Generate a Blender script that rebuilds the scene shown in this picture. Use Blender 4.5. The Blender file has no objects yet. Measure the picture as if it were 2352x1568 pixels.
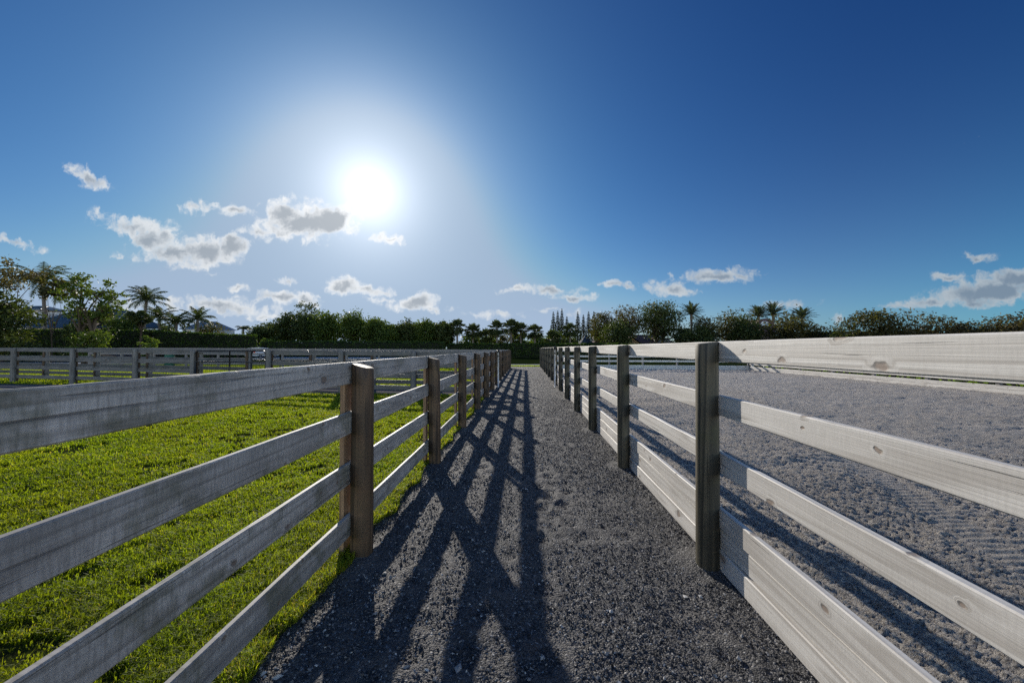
import bpy, math, random
import numpy as np
from mathutils import Vector, Matrix, Euler

R = math.radians
rng = np.random.default_rng(7)
random.seed(7)
SC = bpy.context.scene
COL = SC.collection

# ------------------------------------------------------------------ camera
CAM_H = 1.6
cam_d = bpy.data.cameras.new('camera')
cam_d.lens = 14.0
cam_d.sensor_width = 36.0
cam_d.clip_start = 0.05
cam_d.clip_end = 6000
cam = bpy.data.objects.new('camera', cam_d)
COL.objects.link(cam)
cam.location = (0, 0, CAM_H)
cam.rotation_euler = (R(90 + 1.0), 0, R(1.94))
SC.camera = cam
CAMR = Euler((R(91.0), 0, R(1.94))).to_matrix()

def at(u, v, Y):
    """world point seen at photo position (u, v) (photo 2352 wide) at depth Y"""
    d = CAMR @ Vector(((u - 1176) / 914.7, (784 - v) / 914.7, -1.0))
    k = Y / d.y
    return Vector((d.x * k, Y, CAM_H + d.z * k))

def gz(x, y=0):
    return 0.006 * np.clip(-np.asarray(x, float) - 1.6, 0, 26)

# ------------------------------------------------------------------ noise
_T = np.random.default_rng(3).random((256, 256))
def vnoise(x, y):
    x = np.asarray(x, float); y = np.asarray(y, float)
    xi = np.floor(x).astype(int); yi = np.floor(y).astype(int)
    fx = x - xi; fy = y - yi
    fx = fx * fx * (3 - 2 * fx); fy = fy * fy * (3 - 2 * fy)
    a = _T[xi & 255, yi & 255]; b = _T[(xi + 1) & 255, yi & 255]
    c = _T[xi & 255, (yi + 1) & 255]; d = _T[(xi + 1) & 255, (yi + 1) & 255]
    return (a * (1 - fx) + b * fx) * (1 - fy) + (c * (1 - fx) + d * fx) * fy
def fbm(x, y, o=4, g=0.5):
    s = 0; a = 1; t = 0
    for k in range(o):
        s = s + a * vnoise(x * 2 ** k + 17.3 * k, y * 2 ** k + 9.1 * k); t += a; a *= g
    return s / t

# ------------------------------------------------------------------ meshes
class MB:
    """collects vertices and faces of one mesh"""
    def __init__(s):
        s.v = []; s.f = []; s.m = []; s.n = 0
    def add(s, verts, faces, mi=0):
        verts = np.asarray(verts, float)
        s.v.append(verts)
        for f in faces:
            s.f.append([i + s.n for i in f]); s.m.append(mi)
        s.n += len(verts)
    def addq(s, verts, k, mi=0):
        """verts (N,k,3): N separate k-gons"""
        verts = np.asarray(verts, float)
        N = len(verts)
        if N == 0: return
        s.v.append(verts.reshape(-1, 3))
        idx = (np.arange(N * k).reshape(N, k) + s.n).tolist()
        s.f += idx; s.m += [mi] * N
        s.n += N * k
    def box(s, c, d, mi=0, rz=0):
        x, y, z = d[0] / 2, d[1] / 2, d[2] / 2
        p = np.array([[-x, -y, -z], [x, -y, -z], [x, y, -z], [-x, y, -z], [-x, -y, z], [x, -y, z], [x, y, z], [-x, y, z]])
        if rz:
            cs, sn = math.cos(rz), math.sin(rz)
            p = np.stack([p[:, 0] * cs - p[:, 1] * sn, p[:, 0] * sn + p[:, 1] * cs, p[:, 2]], 1)
        s.add(p + np.array(c), [(3, 2, 1, 0), (4, 5, 6, 7), (0, 1, 5, 4), (1, 2, 6, 5), (2, 3, 7, 6), (3, 0, 4, 7)], mi)
    def tube(s, pts, rad, n=7, mi=0, cap=True):
        pts = [Vector(p) for p in pts]
        rings = []
        up = Vector((0.13, 0.31, 1)).normalized()
        for i, p in enumerate(pts):
            t = (pts[min(i + 1, len(pts) - 1)] - pts[max(i - 1, 0)])
            if t.length < 1e-9: t = Vector((0, 0, 1))
            t.normalize()
            a = t.cross(up if abs(t.dot(up)) < 0.97 else Vector((1, 0, 0))).normalized()
            b = t.cross(a)
            r = rad[i] if hasattr(rad, '__len__') else rad
            rings += [p + a * r * math.cos(2 * math.pi * k / n) + b * r * math.sin(2 * math.pi * k / n) for k in range(n)]
        fs = []
        for i in range(len(pts) - 1):
            for k in range(n):
                k2 = (k + 1) % n
                fs.append((i * n + k, i * n + k2, (i + 1) * n + k2, (i + 1) * n + k))
        if cap:
            fs.append(tuple(range(n)))
            fs.append(tuple(range((len(pts) - 1) * n, len(pts) * n))[::-1])
        s.add([tuple(q) for q in rings], fs, mi)
    def mesh(s, name, mats, smooth=False):
        me = bpy.data.meshes.new(name)
        V = np.concatenate(s.v) if s.v else np.zeros((0, 3))
        me.vertices.add(len(V)); me.vertices.foreach_set('co', V.astype(np.float32).ravel())
        lens = np.array([len(f) for f in s.f], np.int32)
        flat = np.fromiter((i for f in s.f for i in f), np.int32, int(lens.sum()))
        me.loops.add(len(flat)); me.loops.foreach_set('vertex_index', flat)
        me.polygons.add(len(lens))
        me.polygons.foreach_set('loop_start', np.concatenate([[0], np.cumsum(lens)[:-1]]).astype(np.int32))
        if not isinstance(mats, (list, tuple)): mats = [mats]
        for m in mats: me.materials.append(m)
        me.polygons.foreach_set('material_index', np.array(s.m, np.int32))
        me.polygons.foreach_set('use_smooth', np.full(len(lens), smooth))
        me.update(calc_edges=True)
        return me

def fast_mesh(name, V, F, mats, smooth=False, mi=None):
    """V (n,3), F (m,k) arrays"""
    me = bpy.data.meshes.new(name)
    V = np.asarray(V, np.float32); F = np.asarray(F, np.int32)
    me.vertices.add(len(V)); me.vertices.foreach_set('co', V.ravel())
    me.loops.add(F.size); me.loops.foreach_set('vertex_index', F.ravel())
    me.polygons.add(len(F))
    me.polygons.foreach_set('loop_start', np.arange(0, F.size, F.shape[1], dtype=np.int32))
    if not isinstance(mats, (list, tuple)): mats = [mats]
    for m in mats: me.materials.append(m)
    if mi is not None: me.polygons.foreach_set('material_index', np.asarray(mi, np.int32))
    me.polygons.foreach_set('use_smooth', np.full(len(F), smooth))
    me.update(calc_edges=True)
    return me

def obj(name, me, parent=None, loc=(0, 0, 0), rot=(0, 0, 0)):
    o = bpy.data.objects.new(name, me)
    COL.objects.link(o)
    o.location = loc; o.rotation_euler = rot
    if parent is not None: o.parent = parent
    return o

def tag(o, label=None, cat=None, group=None, kind=None):
    if label: o['label'] = label
    if cat: o['category'] = cat
    if group: o['group'] = group
    if kind: o['kind'] = kind
    return o

def thing(name, label, cat, loc=(0, 0, 0), group=None, rz=0):
    o = bpy.data.objects.new(name, None)
    COL.objects.link(o)
    o.empty_display_size = 0.3
    o.location = loc; o.rotation_euler = (0, 0, rz)
    return tag(o, label, cat, group)

# ------------------------------------------------------------------ materials
class NT:
    def __init__(s, name):
        s.m = bpy.data.materials.new(name); s.m.use_nodes = True
        s.t = s.m.node_tree; s.t.nodes.clear()
        s.out = s.t.nodes.new('ShaderNodeOutputMaterial')
    def n(s, typ, ins=None, **kw):
        nd = s.t.nodes.new('ShaderNode' + typ)
        for k, v in kw.items(): setattr(nd, k, v)
        if ins:
            for k, v in ins.items():
                sock = nd.inputs[k]
                if isinstance(v, bpy.types.NodeSocket): s.t.links.new(v, sock)
                else:
                    try: sock.default_value = v
                    except Exception:
                        sock.default_value = tuple(v) + (1,)
        return nd
    def math(s, op, a, b=0.5, c=0.0, clamp=False):
        nd = s.n('Math', {0: a, 1: b, 2: c}, operation=op, use_clamp=clamp)
        return nd.outputs[0]
    def ramp(s, fac, stops, interp='LINEAR'):
        nd = s.n('ValToRGB', {0: fac})
        cr = nd.color_ramp; cr.interpolation = interp
        while len(cr.elements) < len(stops): cr.elements.new(0.5)
        for e, (p, c) in zip(cr.elements, stops):
            e.position = p
            e.color = (c, c, c, 1) if not hasattr(c, '__len__') else tuple(c) + (1,)
        return nd.outputs[0]
    def mix(s, f, a, b, bt='MIX'):
        nd = s.n('Mix', data_type='RGBA', blend_type=bt)
        for i, v in ((0, f), (6, a), (7, b)):
            if isinstance(v, bpy.types.NodeSocket): s.t.links.new(v, nd.inputs[i])
            else: nd.inputs[i].default_value = v if not hasattr(v, '__len__') else tuple(v)[:3] + (1,)
        nd.clamp_result = False
        return nd.outputs[2]
    def noise(s, vec, scale, detail=3.0, rough=0.5, dist=0.0):
        return s.n('TexNoise', {'Vector': vec, 'Scale': scale, 'Detail': detail, 'Roughness': rough, 'Distortion': dist}).outputs[0]
    def bsdf(s, color, rough=0.8, bump=None, strength=0.3, dist=0.01, spec=0.3, metal=0.0):
        ins = {'Base Color': color, 'Roughness': rough, 'Metallic': metal, 'Specular IOR Level': spec}
        if bump is not None:
            ins['Normal'] = s.n('Bump', {'Height': bump, 'Strength': strength, 'Distance': dist}).outputs[0]
        return s.n('BsdfPrincipled', ins).outputs[0]
    def done(s, sh):
        s.t.links.new(sh, s.out.inputs[0]); return s.m

def objcoord(t, scale=(1, 1, 1), rnd=20.0):
    """object coordinates, shifted by a random amount per object, then scaled"""
    tc = t.n('TexCoord').outputs['Object']
    oi = t.n('ObjectInfo').outputs['Random']
    sh = t.n('CombineXYZ', {0: t.math('MULTIPLY', oi, rnd), 1: t.math('MULTIPLY', oi, rnd * 1.7), 2: t.math('MULTIPLY', oi, rnd * 0.6)}).outputs[0]
    v = t.n('VectorMath', {0: tc, 1: sh}, operation='ADD').outputs[0]
    return t.n('VectorMath', {0: v, 1: scale}, operation='MULTIPLY').outputs[0], v, tc, oi

def wood(name, light, dark, axis='X', stain=0.3, saw=0.4, knots=1.0, green=0.0, rough=0.62, lo=0.36, hi=0.66):
    t = NT(name)
    st = {'X': (0.35, 9, 9), 'Z': (9, 9, 0.35)}[axis]
    g, v, tc, oi = objcoord(t, st)
    # knots: sparse voronoi cells on the board face
    ks = t.n('SeparateXYZ', {0: v}).outputs
    kc = t.n('CombineXYZ', {0: t.math('MULTIPLY', ks[0] if axis == 'X' else t.math('ADD', ks[0], ks[1]), 5.0 if axis == 'X' else 9.0), 1: t.math('MULTIPLY', ks[2], 8.0 if axis == 'X' else 3.0), 2: 0.0}).outputs[0]
    kw = t.n('VectorMath', {0: t.n('TexNoise', {'Vector': v, 'Scale': 14.0, 'Detail': 2.0}).outputs['Color'], 1: (0.35, 0.35, 0.0)}, operation='MULTIPLY').outputs[0]
    kc = t.n('VectorMath', {0: kc, 1: kw}, operation='ADD').outputs[0]
    vor = t.n('TexVoronoi', {'Vector': kc, 'Scale': 1.0, 'Randomness': 1.0}, feature='F1', voronoi_dimensions='2D')
    sel = t.math('GREATER_THAN', t.n('SeparateXYZ', {0: vor.outputs['Color']}).outputs[0], 0.82)
    kd = t.math('MULTIPLY', t.math('SUBTRACT', 1.0, t.math('MULTIPLY', vor.outputs['Distance'], t.math('MULTIPLY_ADD', t.n('SeparateXYZ', {0: vor.outputs['Color']}).outputs[1], 3.4, 1.9)), clamp=True), sel)
    core = t.ramp(kd, [(0.56, 0), (0.76, 1)])
    rim = t.ramp(kd, [(0.50, 0), (0.62, 1), (0.76, 0)])
    halo = t.ramp(kd, [(0.0, 0), (0.6, 1)])
    # grain bends round the knots
    gx = t.n('VectorMath', {0: g, 1: t.n('CombineXYZ', {0: 0.0, 1: t.math('MULTIPLY', halo, 0.5), 2: t.math('MULTIPLY', halo, 0.5)}).outputs[0]}, operation='ADD').outputs[0]
    n1 = t.noise(gx, 1.3, 4, 0.6, 0.6)
    rings = t.math('FRACT', t.math('MULTIPLY', t.noise(gx, 0.42, 2, 0.45, 0.3), 13.0))
    rings = t.ramp(rings, [(0.0, 0.0), (0.55, 0.4), (0.8, 1.0), (1.0, 0.0)])
    fib = t.noise(t.n('VectorMath', {0: g, 1: (1.5, 7, 7) if axis == 'X' else (7, 7, 1.5)}, operation='MULTIPLY').outputs[0], 1.6, 3, 0.65)
    big = t.noise(v, 2.2, 3, 0.55)
    f = t.math('ADD', t.math('MULTIPLY', n1, 0.45), t.math('ADD', t.math('MULTIPLY', rings, 0.28), t.math('MULTIPLY', fib, 0.35)))
    c = t.mix(t.ramp(f, [(lo, 0), (hi, 1)]), light, dark)
    c = t.mix(t.math('MULTIPLY', t.ramp(big, [(0.42, 0), (0.68, 1)]), stain), c, tuple(x * 0.45 for x in dark))
    if saw:
        sx = t.n('SeparateXYZ', {0: v}).outputs
        w = t.noise(t.n('CombineXYZ', {0: t.math('MULTIPLY', sx[0], 1.0), 1: 0.0, 2: t.math('MULTIPLY', sx[2], 0.12)}).outputs[0], 95.0, 2, 0.4)
        c = t.mix(t.math('MULTIPLY', t.ramp(w, [(0.42, 0), (0.66, 1)]), saw), c, tuple(x * 0.55 for x in dark))
    if green:
        gn = t.noise(v, 3.1, 4, 0.7)
        c = t.mix(t.math('MULTIPLY', t.ramp(gn, [(0.52, 0), (0.64, 1)]), green), c, (0.055, 0.06, 0.018))
    c = t.mix(t.math('MULTIPLY', core, min(1.0, 0.85 * knots)), c, tuple(x * y for x, y in zip(dark, (0.50, 0.36, 0.28))))
    c = t.mix(t.math('MULTIPLY', rim, 0.6 * knots), c, tuple(x * 0.22 for x in dark))
    c = t.mix(t.math('MULTIPLY', halo, 0.14 * knots), c, (0.14, 0.10, 0.07))
    # drying cracks along the grain
    ck = t.noise(t.n('VectorMath', {0: v, 1: (0.9, 55, 55) if axis == 'X' else (40, 40, 0.8)}, operation='MULTIPLY').outputs[0], 1.0, 3, 0.5, 0.4)
    ck = t.ramp(ck, [(0.655, 0), (0.69, 1)])
    c = t.mix(t.math('MULTIPLY', ck, 0.7), c, tuple(x * 0.3 for x in dark))
    c = t.mix(t.math('MULTIPLY', oi, 0.22), c, tuple(x * 0.6 for x in light))
    h = t.math('ADD', t.math('MULTIPLY', t.math('ADD', t.math('MULTIPLY', n1, 0.4), t.math('MULTIPLY', fib, 0.6)), -1.0), t.math('ADD', t.math('MULTIPLY', core, -0.6), t.math('MULTIPLY', ck, -0.8)))
    return t.done(t.bsdf(c, rough, h, 0.55, 0.006, 0.5))

M = {}
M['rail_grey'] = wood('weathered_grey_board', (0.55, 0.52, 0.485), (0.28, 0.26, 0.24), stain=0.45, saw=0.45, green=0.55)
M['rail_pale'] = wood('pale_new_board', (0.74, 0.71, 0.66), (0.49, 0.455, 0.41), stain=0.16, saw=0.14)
M['rail_cross'] = wood('cross_fence_board', (0.19, 0.185, 0.18), (0.10, 0.097, 0.095), stain=0.35, saw=0.2, green=0.2)
M['rail_far'] = wood('pinkish_grey_board', (0.26, 0.235, 0.235), (0.16, 0.145, 0.145), stain=0.25, saw=0.1, knots=0.6)
M['post_brown'] = wood('brown_post', (0.155, 0.092, 0.047), (0.040, 0.023, 0.012), axis='Z', stain=0.55, saw=0, knots=0.5, green=0.15, lo=0.40, hi=0.58)
M['post_green'] = wood('greenish_post', (0.125, 0.104, 0.066), (0.036, 0.033, 0.022), axis='Z', stain=0.55, saw=0, knots=0.5, green=0.35, lo=0.40, hi=0.58)
M['post_grey'] = wood('grey_post', (0.20, 0.19, 0.18), (0.10, 0.095, 0.09), axis='Z', stain=0.35, saw=0, knots=0.4)
M['batten'] = wood('batten_wood', (0.36, 0.22, 0.12), (0.19, 0.11, 0.06), axis='Z', stain=0.3, saw=0, knots=0.3)

def simple(name, col, rough=0.6, metal=0.0, spec=0.4, var=0.0, sc=3.0, bump=0.0):
    t = NT(name)
    tc = t.n('TexCoord').outputs['Object']
    n = t.noise(tc, sc, 4, 0.6)
    c = t.mix(t.math('MULTIPLY', n, var), col, tuple(x * 0.35 for x in col))
    return t.done(t.bsdf(c, rough, n if bump else None, bump, 0.02, spec, metal))

M['black'] = simple('black_paint', (0.012, 0.012, 0.013), 0.4, var=0.3)
M['pvc'] = simple('white_pipe', (0.72, 0.72, 0.70), 0.4, var=0.25, sc=8)
M['white'] = simple('white_wall', (0.72, 0.73, 0.74), 0.7, var=0.2)
M['tanwall'] = simple('tan_wall', (0.42, 0.29, 0.17), 0.8, var=0.3)
M['glass'] = simple('window_glass', (0.03, 0.04, 0.05), 0.1, spec=0.6)
M['bark'] = simple('bark', (0.10, 0.075, 0.055), 0.9, var=0.8, sc=6, bump=0.6)
M['palmbark'] = simple('palm_bark', (0.20, 0.175, 0.15), 0.9, var=0.7, sc=9, bump=0.6)
M['blue_roof'] = simple('blue_metal_roof', (0.035, 0.075, 0.115), 0.35, 0.3, var=0.2)
M['blue_seam'] = simple('blue_roof_seam', (0.14, 0.20, 0.25), 0.4, 0.2)
M['grey_roof'] = simple('grey_metal_roof', (0.16, 0.20, 0.26), 0.4, 0.2, var=0.2)
M['dark_roof'] = simple('dark_shingle_roof', (0.045, 0.055, 0.07), 0.7, var=0.4)
M['tile_roof'] = simple('clay_tile_roof', (0.20, 0.115, 0.095), 0.8, var=0.6, sc=5)
M['carwhite'] = simple('white_car_paint', (0.7, 0.7, 0.72), 0.25, spec=0.6)
M['carblue'] = simple('dark_blue_car_paint', (0.012, 0.02, 0.05), 0.25, spec=0.6)
M['tyre'] = simple('tyre_rubber', (0.015, 0.015, 0.015), 0.9)
M['rim'] = simple('wheel_rim', (0.3, 0.3, 0.31), 0.4, 0.7)
M['red'] = simple('red_lens', (0.55, 0.02, 0.03), 0.2, spec=0.6)
M['greenplastic'] = simple('green_plastic', (0.01, 0.10, 0.06), 0.5, var=0.2)

def leaf(name, c1, c2, trans=0.35, sc=0.8, tint=1.6):
    """foliage: diffuse front, light passes through from behind"""
    t = NT(name)
    geo = t.n('NewGeometry').outputs['Position']
    n = t.noise(geo, sc, 3, 0.6)
    n2 = t.noise(geo, sc * 9, 2, 0.6)
    f = t.math('ADD', t.math('MULTIPLY', n, 0.6), t.math('MULTIPLY', n2, 0.4))
    c = t.mix(t.ramp(f, [(0.32, 0), (0.68, 1)]), c1, c2)
    d = t.n('BsdfPrincipled', {'Base Color': c, 'Roughness': 0.55, 'Specular IOR Level': 0.25}).outputs[0]
    tr = t.n('BsdfTranslucent', {0: t.mix(1.0, c, (tint, tint * 0.95, 0.45), 'MULTIPLY')}).outputs[0]
    return t.done(t.n('MixShader', {0: trans, 1: d, 2: tr}).outputs[0])

M['leaf_dark'] = leaf('dark_green_leaves', (0.028, 0.045, 0.014), (0.075, 0.10, 0.03), 0.35)
M['leaf_mid'] = leaf('mid_green_leaves', (0.045, 0.075, 0.016), (0.10, 0.145, 0.03), 0.42)
M['leaf_light'] = leaf('light_green_leaves', (0.07, 0.12, 0.025), (0.14, 0.20, 0.05), 0.5)
M['leaf_brown'] = leaf('brownish_leaves', (0.07, 0.055, 0.028), (0.12, 0.11, 0.05), 0.35)
M['leaf_olive'] = leaf('olive_leaves', (0.040, 0.044, 0.017), (0.095, 0.092, 0.034), 0.38)
M['palm'] = leaf('palm_leaves', (0.035, 0.055, 0.022), (0.085, 0.11, 0.045), 0.35)
M['datepalm'] = leaf('date_palm_leaves', (0.04, 0.06, 0.045), (0.085, 0.11, 0.075), 0.3)
M['hedge'] = leaf('hedge_leaves', (0.022, 0.045, 0.010), (0.07, 0.12, 0.022), 0.42)
M['vine'] = leaf('bright_hedge_leaves', (0.06, 0.13, 0.012), (0.16, 0.26, 0.03), 0.5, 2.0)
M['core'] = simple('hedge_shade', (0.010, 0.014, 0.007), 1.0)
M['conifer'] = leaf('conifer_needles', (0.018, 0.028, 0.016), (0.045, 0.055, 0.032), 0.2)

def grass_mat():
    t = NT('grass_blades')
    at_ = t.n('Attribute', attribute_name='tone').outputs['Fac']
    geo = t.n('NewGeometry').outputs['Position']
    n = t.noise(geo, 0.9, 3, 0.6)
    c = t.ramp(at_, [(0.0, (0.07, 0.11, 0.010)), (0.55, (0.145, 0.205, 0.016)), (0.86, (0.22, 0.27, 0.03)), (1.0, (0.30, 0.24, 0.09))])
    c = t.mix(t.math('MULTIPLY', t.ramp(n, [(0.4, 0), (0.7, 1)]), 0.5), c, (0.16, 0.17, 0.02))
    d = t.n('BsdfPrincipled', {'Base Color': c, 'Roughness': 0.6, 'Specular IOR Level': 0.15}).outputs[0]
    tr = t.n('BsdfTranslucent', {0: t.mix(1.0, c, (2.7, 2.55, 0.55), 'MULTIPLY')}).outputs[0]
    return t.done(t.n('MixShader', {0: 0.5, 1: d, 2: tr}).outputs[0])
M['blade'] = grass_mat()

def ground_mat(name, c1, c2, c3, s1, s2, bump=0.6, bd=0.03, rough=0.95, fine=None):
    t = NT(name)
    geo = t.n('NewGeometry').outputs['Position']
    a = t.noise(geo, s1, 5, 0.6); b = t.noise(geo, s2, 4, 0.7)
    c = t.mix(t.ramp(a, [(0.35, 0), (0.65, 1)]), c1, c2)
    c = t.mix(t.ramp(b, [(0.45, 0), (0.70, 1)]), c, c3)
    return t.done(t.bsdf(c, rough, b, bump, bd, 0.0))
M['soil'] = ground_mat('turf_soil', (0.035, 0.045, 0.012), (0.05, 0.06, 0.014), (0.028, 0.024, 0.014), 1.2, 22)
M['meadow'] = ground_mat('mown_grass', (0.10, 0.15, 0.018), (0.15, 0.19, 0.026), (0.06, 0.09, 0.012), 0.7, 9, 1.0, 0.08)
M['painted_shade_turf'] = ground_mat('turf_with_painted_shade', (0.012, 0.020, 0.006), (0.018, 0.027, 0.008), (0.008, 0.014, 0.005), 0.3, 4, 0.6, 0.06)  # grass with the shade of hedge and trees painted into its colour
M['farground'] = ground_mat('distant_grass', (0.03, 0.048, 0.010), (0.045, 0.065, 0.013), (0.022, 0.035, 0.009), 0.2, 3, 0.8, 0.1)
M['road'] = ground_mat('pale_road', (0.40, 0.41, 0.43), (0.48, 0.49, 0.50), (0.33, 0.34, 0.35), 0.4, 5, 0.2, 0.02, 0.6)
M['lane'] = ground_mat('lane_gravel', (0.13, 0.12, 0.12), (0.18, 0.17, 0.17), (0.10, 0.10, 0.10), 0.8, 30, 0.8, 0.02)

def gravel_mat():
    t = NT('dark_gravel')
    geo = t.n('NewGeometry').outputs['Position']
    v1 = t.n('TexVoronoi', {'Vector': geo, 'Scale': 95.0}, feature='F1')
    cr = t.n('SeparateXYZ', {0: v1.outputs['Color']}).outputs[0]
    c = t.ramp(cr, [(0.0, (0.022, 0.022, 0.024)), (0.6, (0.066, 0.066, 0.070)), (0.9, (0.12, 0.118, 0.122)), (0.955, (0.13, 0.125, 0.12)), (0.97, (0.36, 0.35, 0.34))])
    big = t.noise(geo, 1.3, 4, 0.6)
    c = t.mix(t.math('MULTIPLY', t.ramp(big, [(0.48, 0), (0.70, 1)]), 0.7), c, (0.165, 0.155, 0.145))
    fine = t.noise(geo, 130, 3, 0.7)
    h = t.math('ADD', t.math('MULTIPLY', v1.outputs['Distance'], -1.0), t.math('MULTIPLY', fine, 0.5))
    return t.done(t.bsdf(c, 0.75, h, 0.9, 0.012, 0.35))
M['gravel'] = gravel_mat()

def stone_mat():
    t = NT('gravel_stones')
    at_ = t.n('Attribute', attribute_name='tone').outputs['Fac']
    c = t.ramp(at_, [(0.0, (0.015, 0.015, 0.017)), (0.5, (0.062, 0.062, 0.066)), (0.82, (0.145, 0.143, 0.145)), (0.95, (0.27, 0.265, 0.26)), (1.0, (0.52, 0.51, 0.49))])
    return t.done(t.bsdf(c, 0.7, None, spec=0.35))
M['stone'] = stone_mat()

def sand_mat():
    t = NT('arena_sand')
    geo = t.n('NewGeometry').outputs['Position']
    a = t.noise(geo, 0.8, 4, 0.6); b = t.noise(geo, 42, 6, 0.75); c_ = t.noise(geo, 190, 3, 0.7)
    c = t.mix(t.ramp(a, [(0.35, 0), (0.68, 1)]), (0.58, 0.54, 0.49), (0.68, 0.635, 0.58))
    sp = t.noise(geo, 75, 4, 0.8)
    c = t.mix(t.ramp(sp, [(0.44, 0), (0.60, 1)]), c, (0.20, 0.182, 0.165))
    h = t.math('ADD', t.math('MULTIPLY', b, 1.0), t.math('MULTIPLY', c_, 0.35))
    return t.done(t.bsdf(c, 0.95, h, 1.0, 0.06, 0.1))
M['sand'] = sand_mat()

# ------------------------------------------------------------------ ground
def grid_mesh(name, xs, ys, zfun, mat, edge=None):
    X, Y = np.meshgrid(xs, ys)
    if edge is not None: X = edge(X, Y)
    Z = zfun(X, Y)
    V = np.stack([X, Y, Z], -1).reshape(-1, 3)
    nx, ny = len(xs), len(ys)
    i = (np.arange(ny - 1)[:, None] * nx + np.arange(nx - 1)[None, :]).ravel()
    F = np.stack([i, i + 1, i + nx + 1, i + nx], 1)
    return fast_mesh(name, V, F, mat, smooth=True)

def struct(name, me):
    return tag(obj(name, me), kind='structure')

b = MB(); b.add([(-900, -60, -0.12), (900, -60, -0.12), (900, 2500, -0.12), (-900, 2500, -0.12)], [(0, 1, 2, 3)])
struct('ground', b.mesh('ground', M['farground']))

near = np.linspace(-2.5, 0.75, 60)
geoY = 0.75 * (1.0062 ** np.arange(1, 625)); geoY = geoY[geoY < 35.2]
rows = np.concatenate([near, geoY, [35.2]])

prints_ = 0
prints = [(random.uniform(-0.9, 1.1), random.uniform(1.2, 9)) for _ in range(30)] + [(random.gauss(0.05, 0.25), random.uniform(1.2, 16)) for _ in range(90)]
def path_z(X, Y):
    z = 0.030 * (fbm(X * 1.3, Y * 1.3, 3) - 0.5) + 0.020 * (fbm(X * 7, Y * 7, 3) - 0.5) + 0.018 * (fbm(X * 42, Y * 42, 4, 0.75) - 0.5)
    for (px, py) in prints:
        m = (np.abs(Y[:, 0] - py) < 0.3)
        if not m.any(): continue
        wob = 1 + 0.9 * (fbm(X[m] * 11 + px * 9, Y[m] * 11, 3) - 0.5)
        d2 = (((X[m] - px) / 0.060) ** 2 + ((Y[m] - py) / 0.080) ** 2) * wob
        z[m] += -0.011 * np.exp(-d2 * 1.2) + 0.007 * np.exp(-(np.sqrt(d2) - 1.8) ** 2 * 3) * wob
    for k in range(-1, 13):
        for px in (-1.27, 1.325):
            py = 3.05 + 2.44 * k
            m = (np.abs(Y[:, 0] - py) < 0.5)
            d = np.hypot(X[m] - px, Y[m] - py)
            z[m] += 0.035 * np.exp(-(d / 0.15) ** 2) * (0.5 + fbm(X[m] * 9, Y[m] * 9, 3))
    return z - 0.004
def path_edge(X, Y):
    return X
struct('path', grid_mesh('path', np.linspace(-1.75, 1.47, 320), rows, path_z, M['gravel'])) 

# stones scattered on the path
def scatter_stones():
    P = []
    def band(n, y0, y1, smin, smax, xs=(-1.36, 1.45)):
        y = y0 * (y1 / y0) ** rng.random(n); x = rng.uniform(xs[0], xs[1], n)
        s = smin + (smax - smin) * rng.random(n) ** 3
        P.append(np.stack([x, y, s], 1))
    band(70000, 0.9, 4.5, 0.003, 0.0105)
    band(45000, 4.5, 13, 0.005, 0.013)
    band(9000, 13, 34, 0.008, 0.015)
    band(900, 0.9, 9, 0.007, 0.017)
    band(110, 1.0, 16, 0.016, 0.026)
    P = np.concatenate(P)
    n = len(P)
    x, y, s = P.T
    base = np.array([[1, 0, 0], [-1, 0, 0], [0, 1, 0], [0, -1, 0], [0, 0, 1], [0, 0, -1]], float)
    V = base[None] * s[:, None, None] * rng.uniform(0.55, 1.25, (n, 6, 1))
    V += rng.normal(0, 0.22, (n, 6, 3)) * s[:, None, None]
    V[:, :, 2] *= 0.75
    a = rng.random(n) * 2 * math.pi
    c, sn = np.cos(a)[:, None], np.sin(a)[:, None]
    V = np.stack([V[:, :, 0] * c - V[:, :, 1] * sn, V[:, :, 0] * sn + V[:, :, 1] * c, V[:, :, 2]], -1)
    z = 0.030 * (fbm(x * 1.3, y * 1.3, 3) - 0.5) + 0.020 * (fbm(x * 7, y * 7, 3) - 0.5) + 0.018 * (fbm(x * 42, y * 42, 4, 0.75) - 0.5)
    V += np.stack([x, y, z + s * 0.25 - 0.004], 1)[:, None, :]
    f = np.array([[0, 2, 4], [2, 1, 4], [1, 3, 4], [3, 0, 4], [2, 0, 5], [1, 2, 5], [3, 1, 5], [0, 3, 5]])
    F = (np.arange(n)[:, None, None] * 6 + f[None]).reshape(-1, 3)
    me = fast_mesh('gravel', V.reshape(-1, 3), F, M['stone'])
    tone = rng.random(n) ** 1.1
    big = s > 0.0135
    tone[big] = np.where(rng.random(big.sum()) > 0.35, 0.9 + 0.1 * rng.random(big.sum()), tone[big])
    at_ = me.attributes.new('tone', 'FLOAT', 'POINT')
    at_.data.foreach_set('value', np.repeat(tone, 6).astype(np.float32))
    o = obj('gravel', me)
    tag(o, 'loose dark gravel and pale stone chips on the path', 'gravel', kind='stuff')
scatter_stones()

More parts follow.
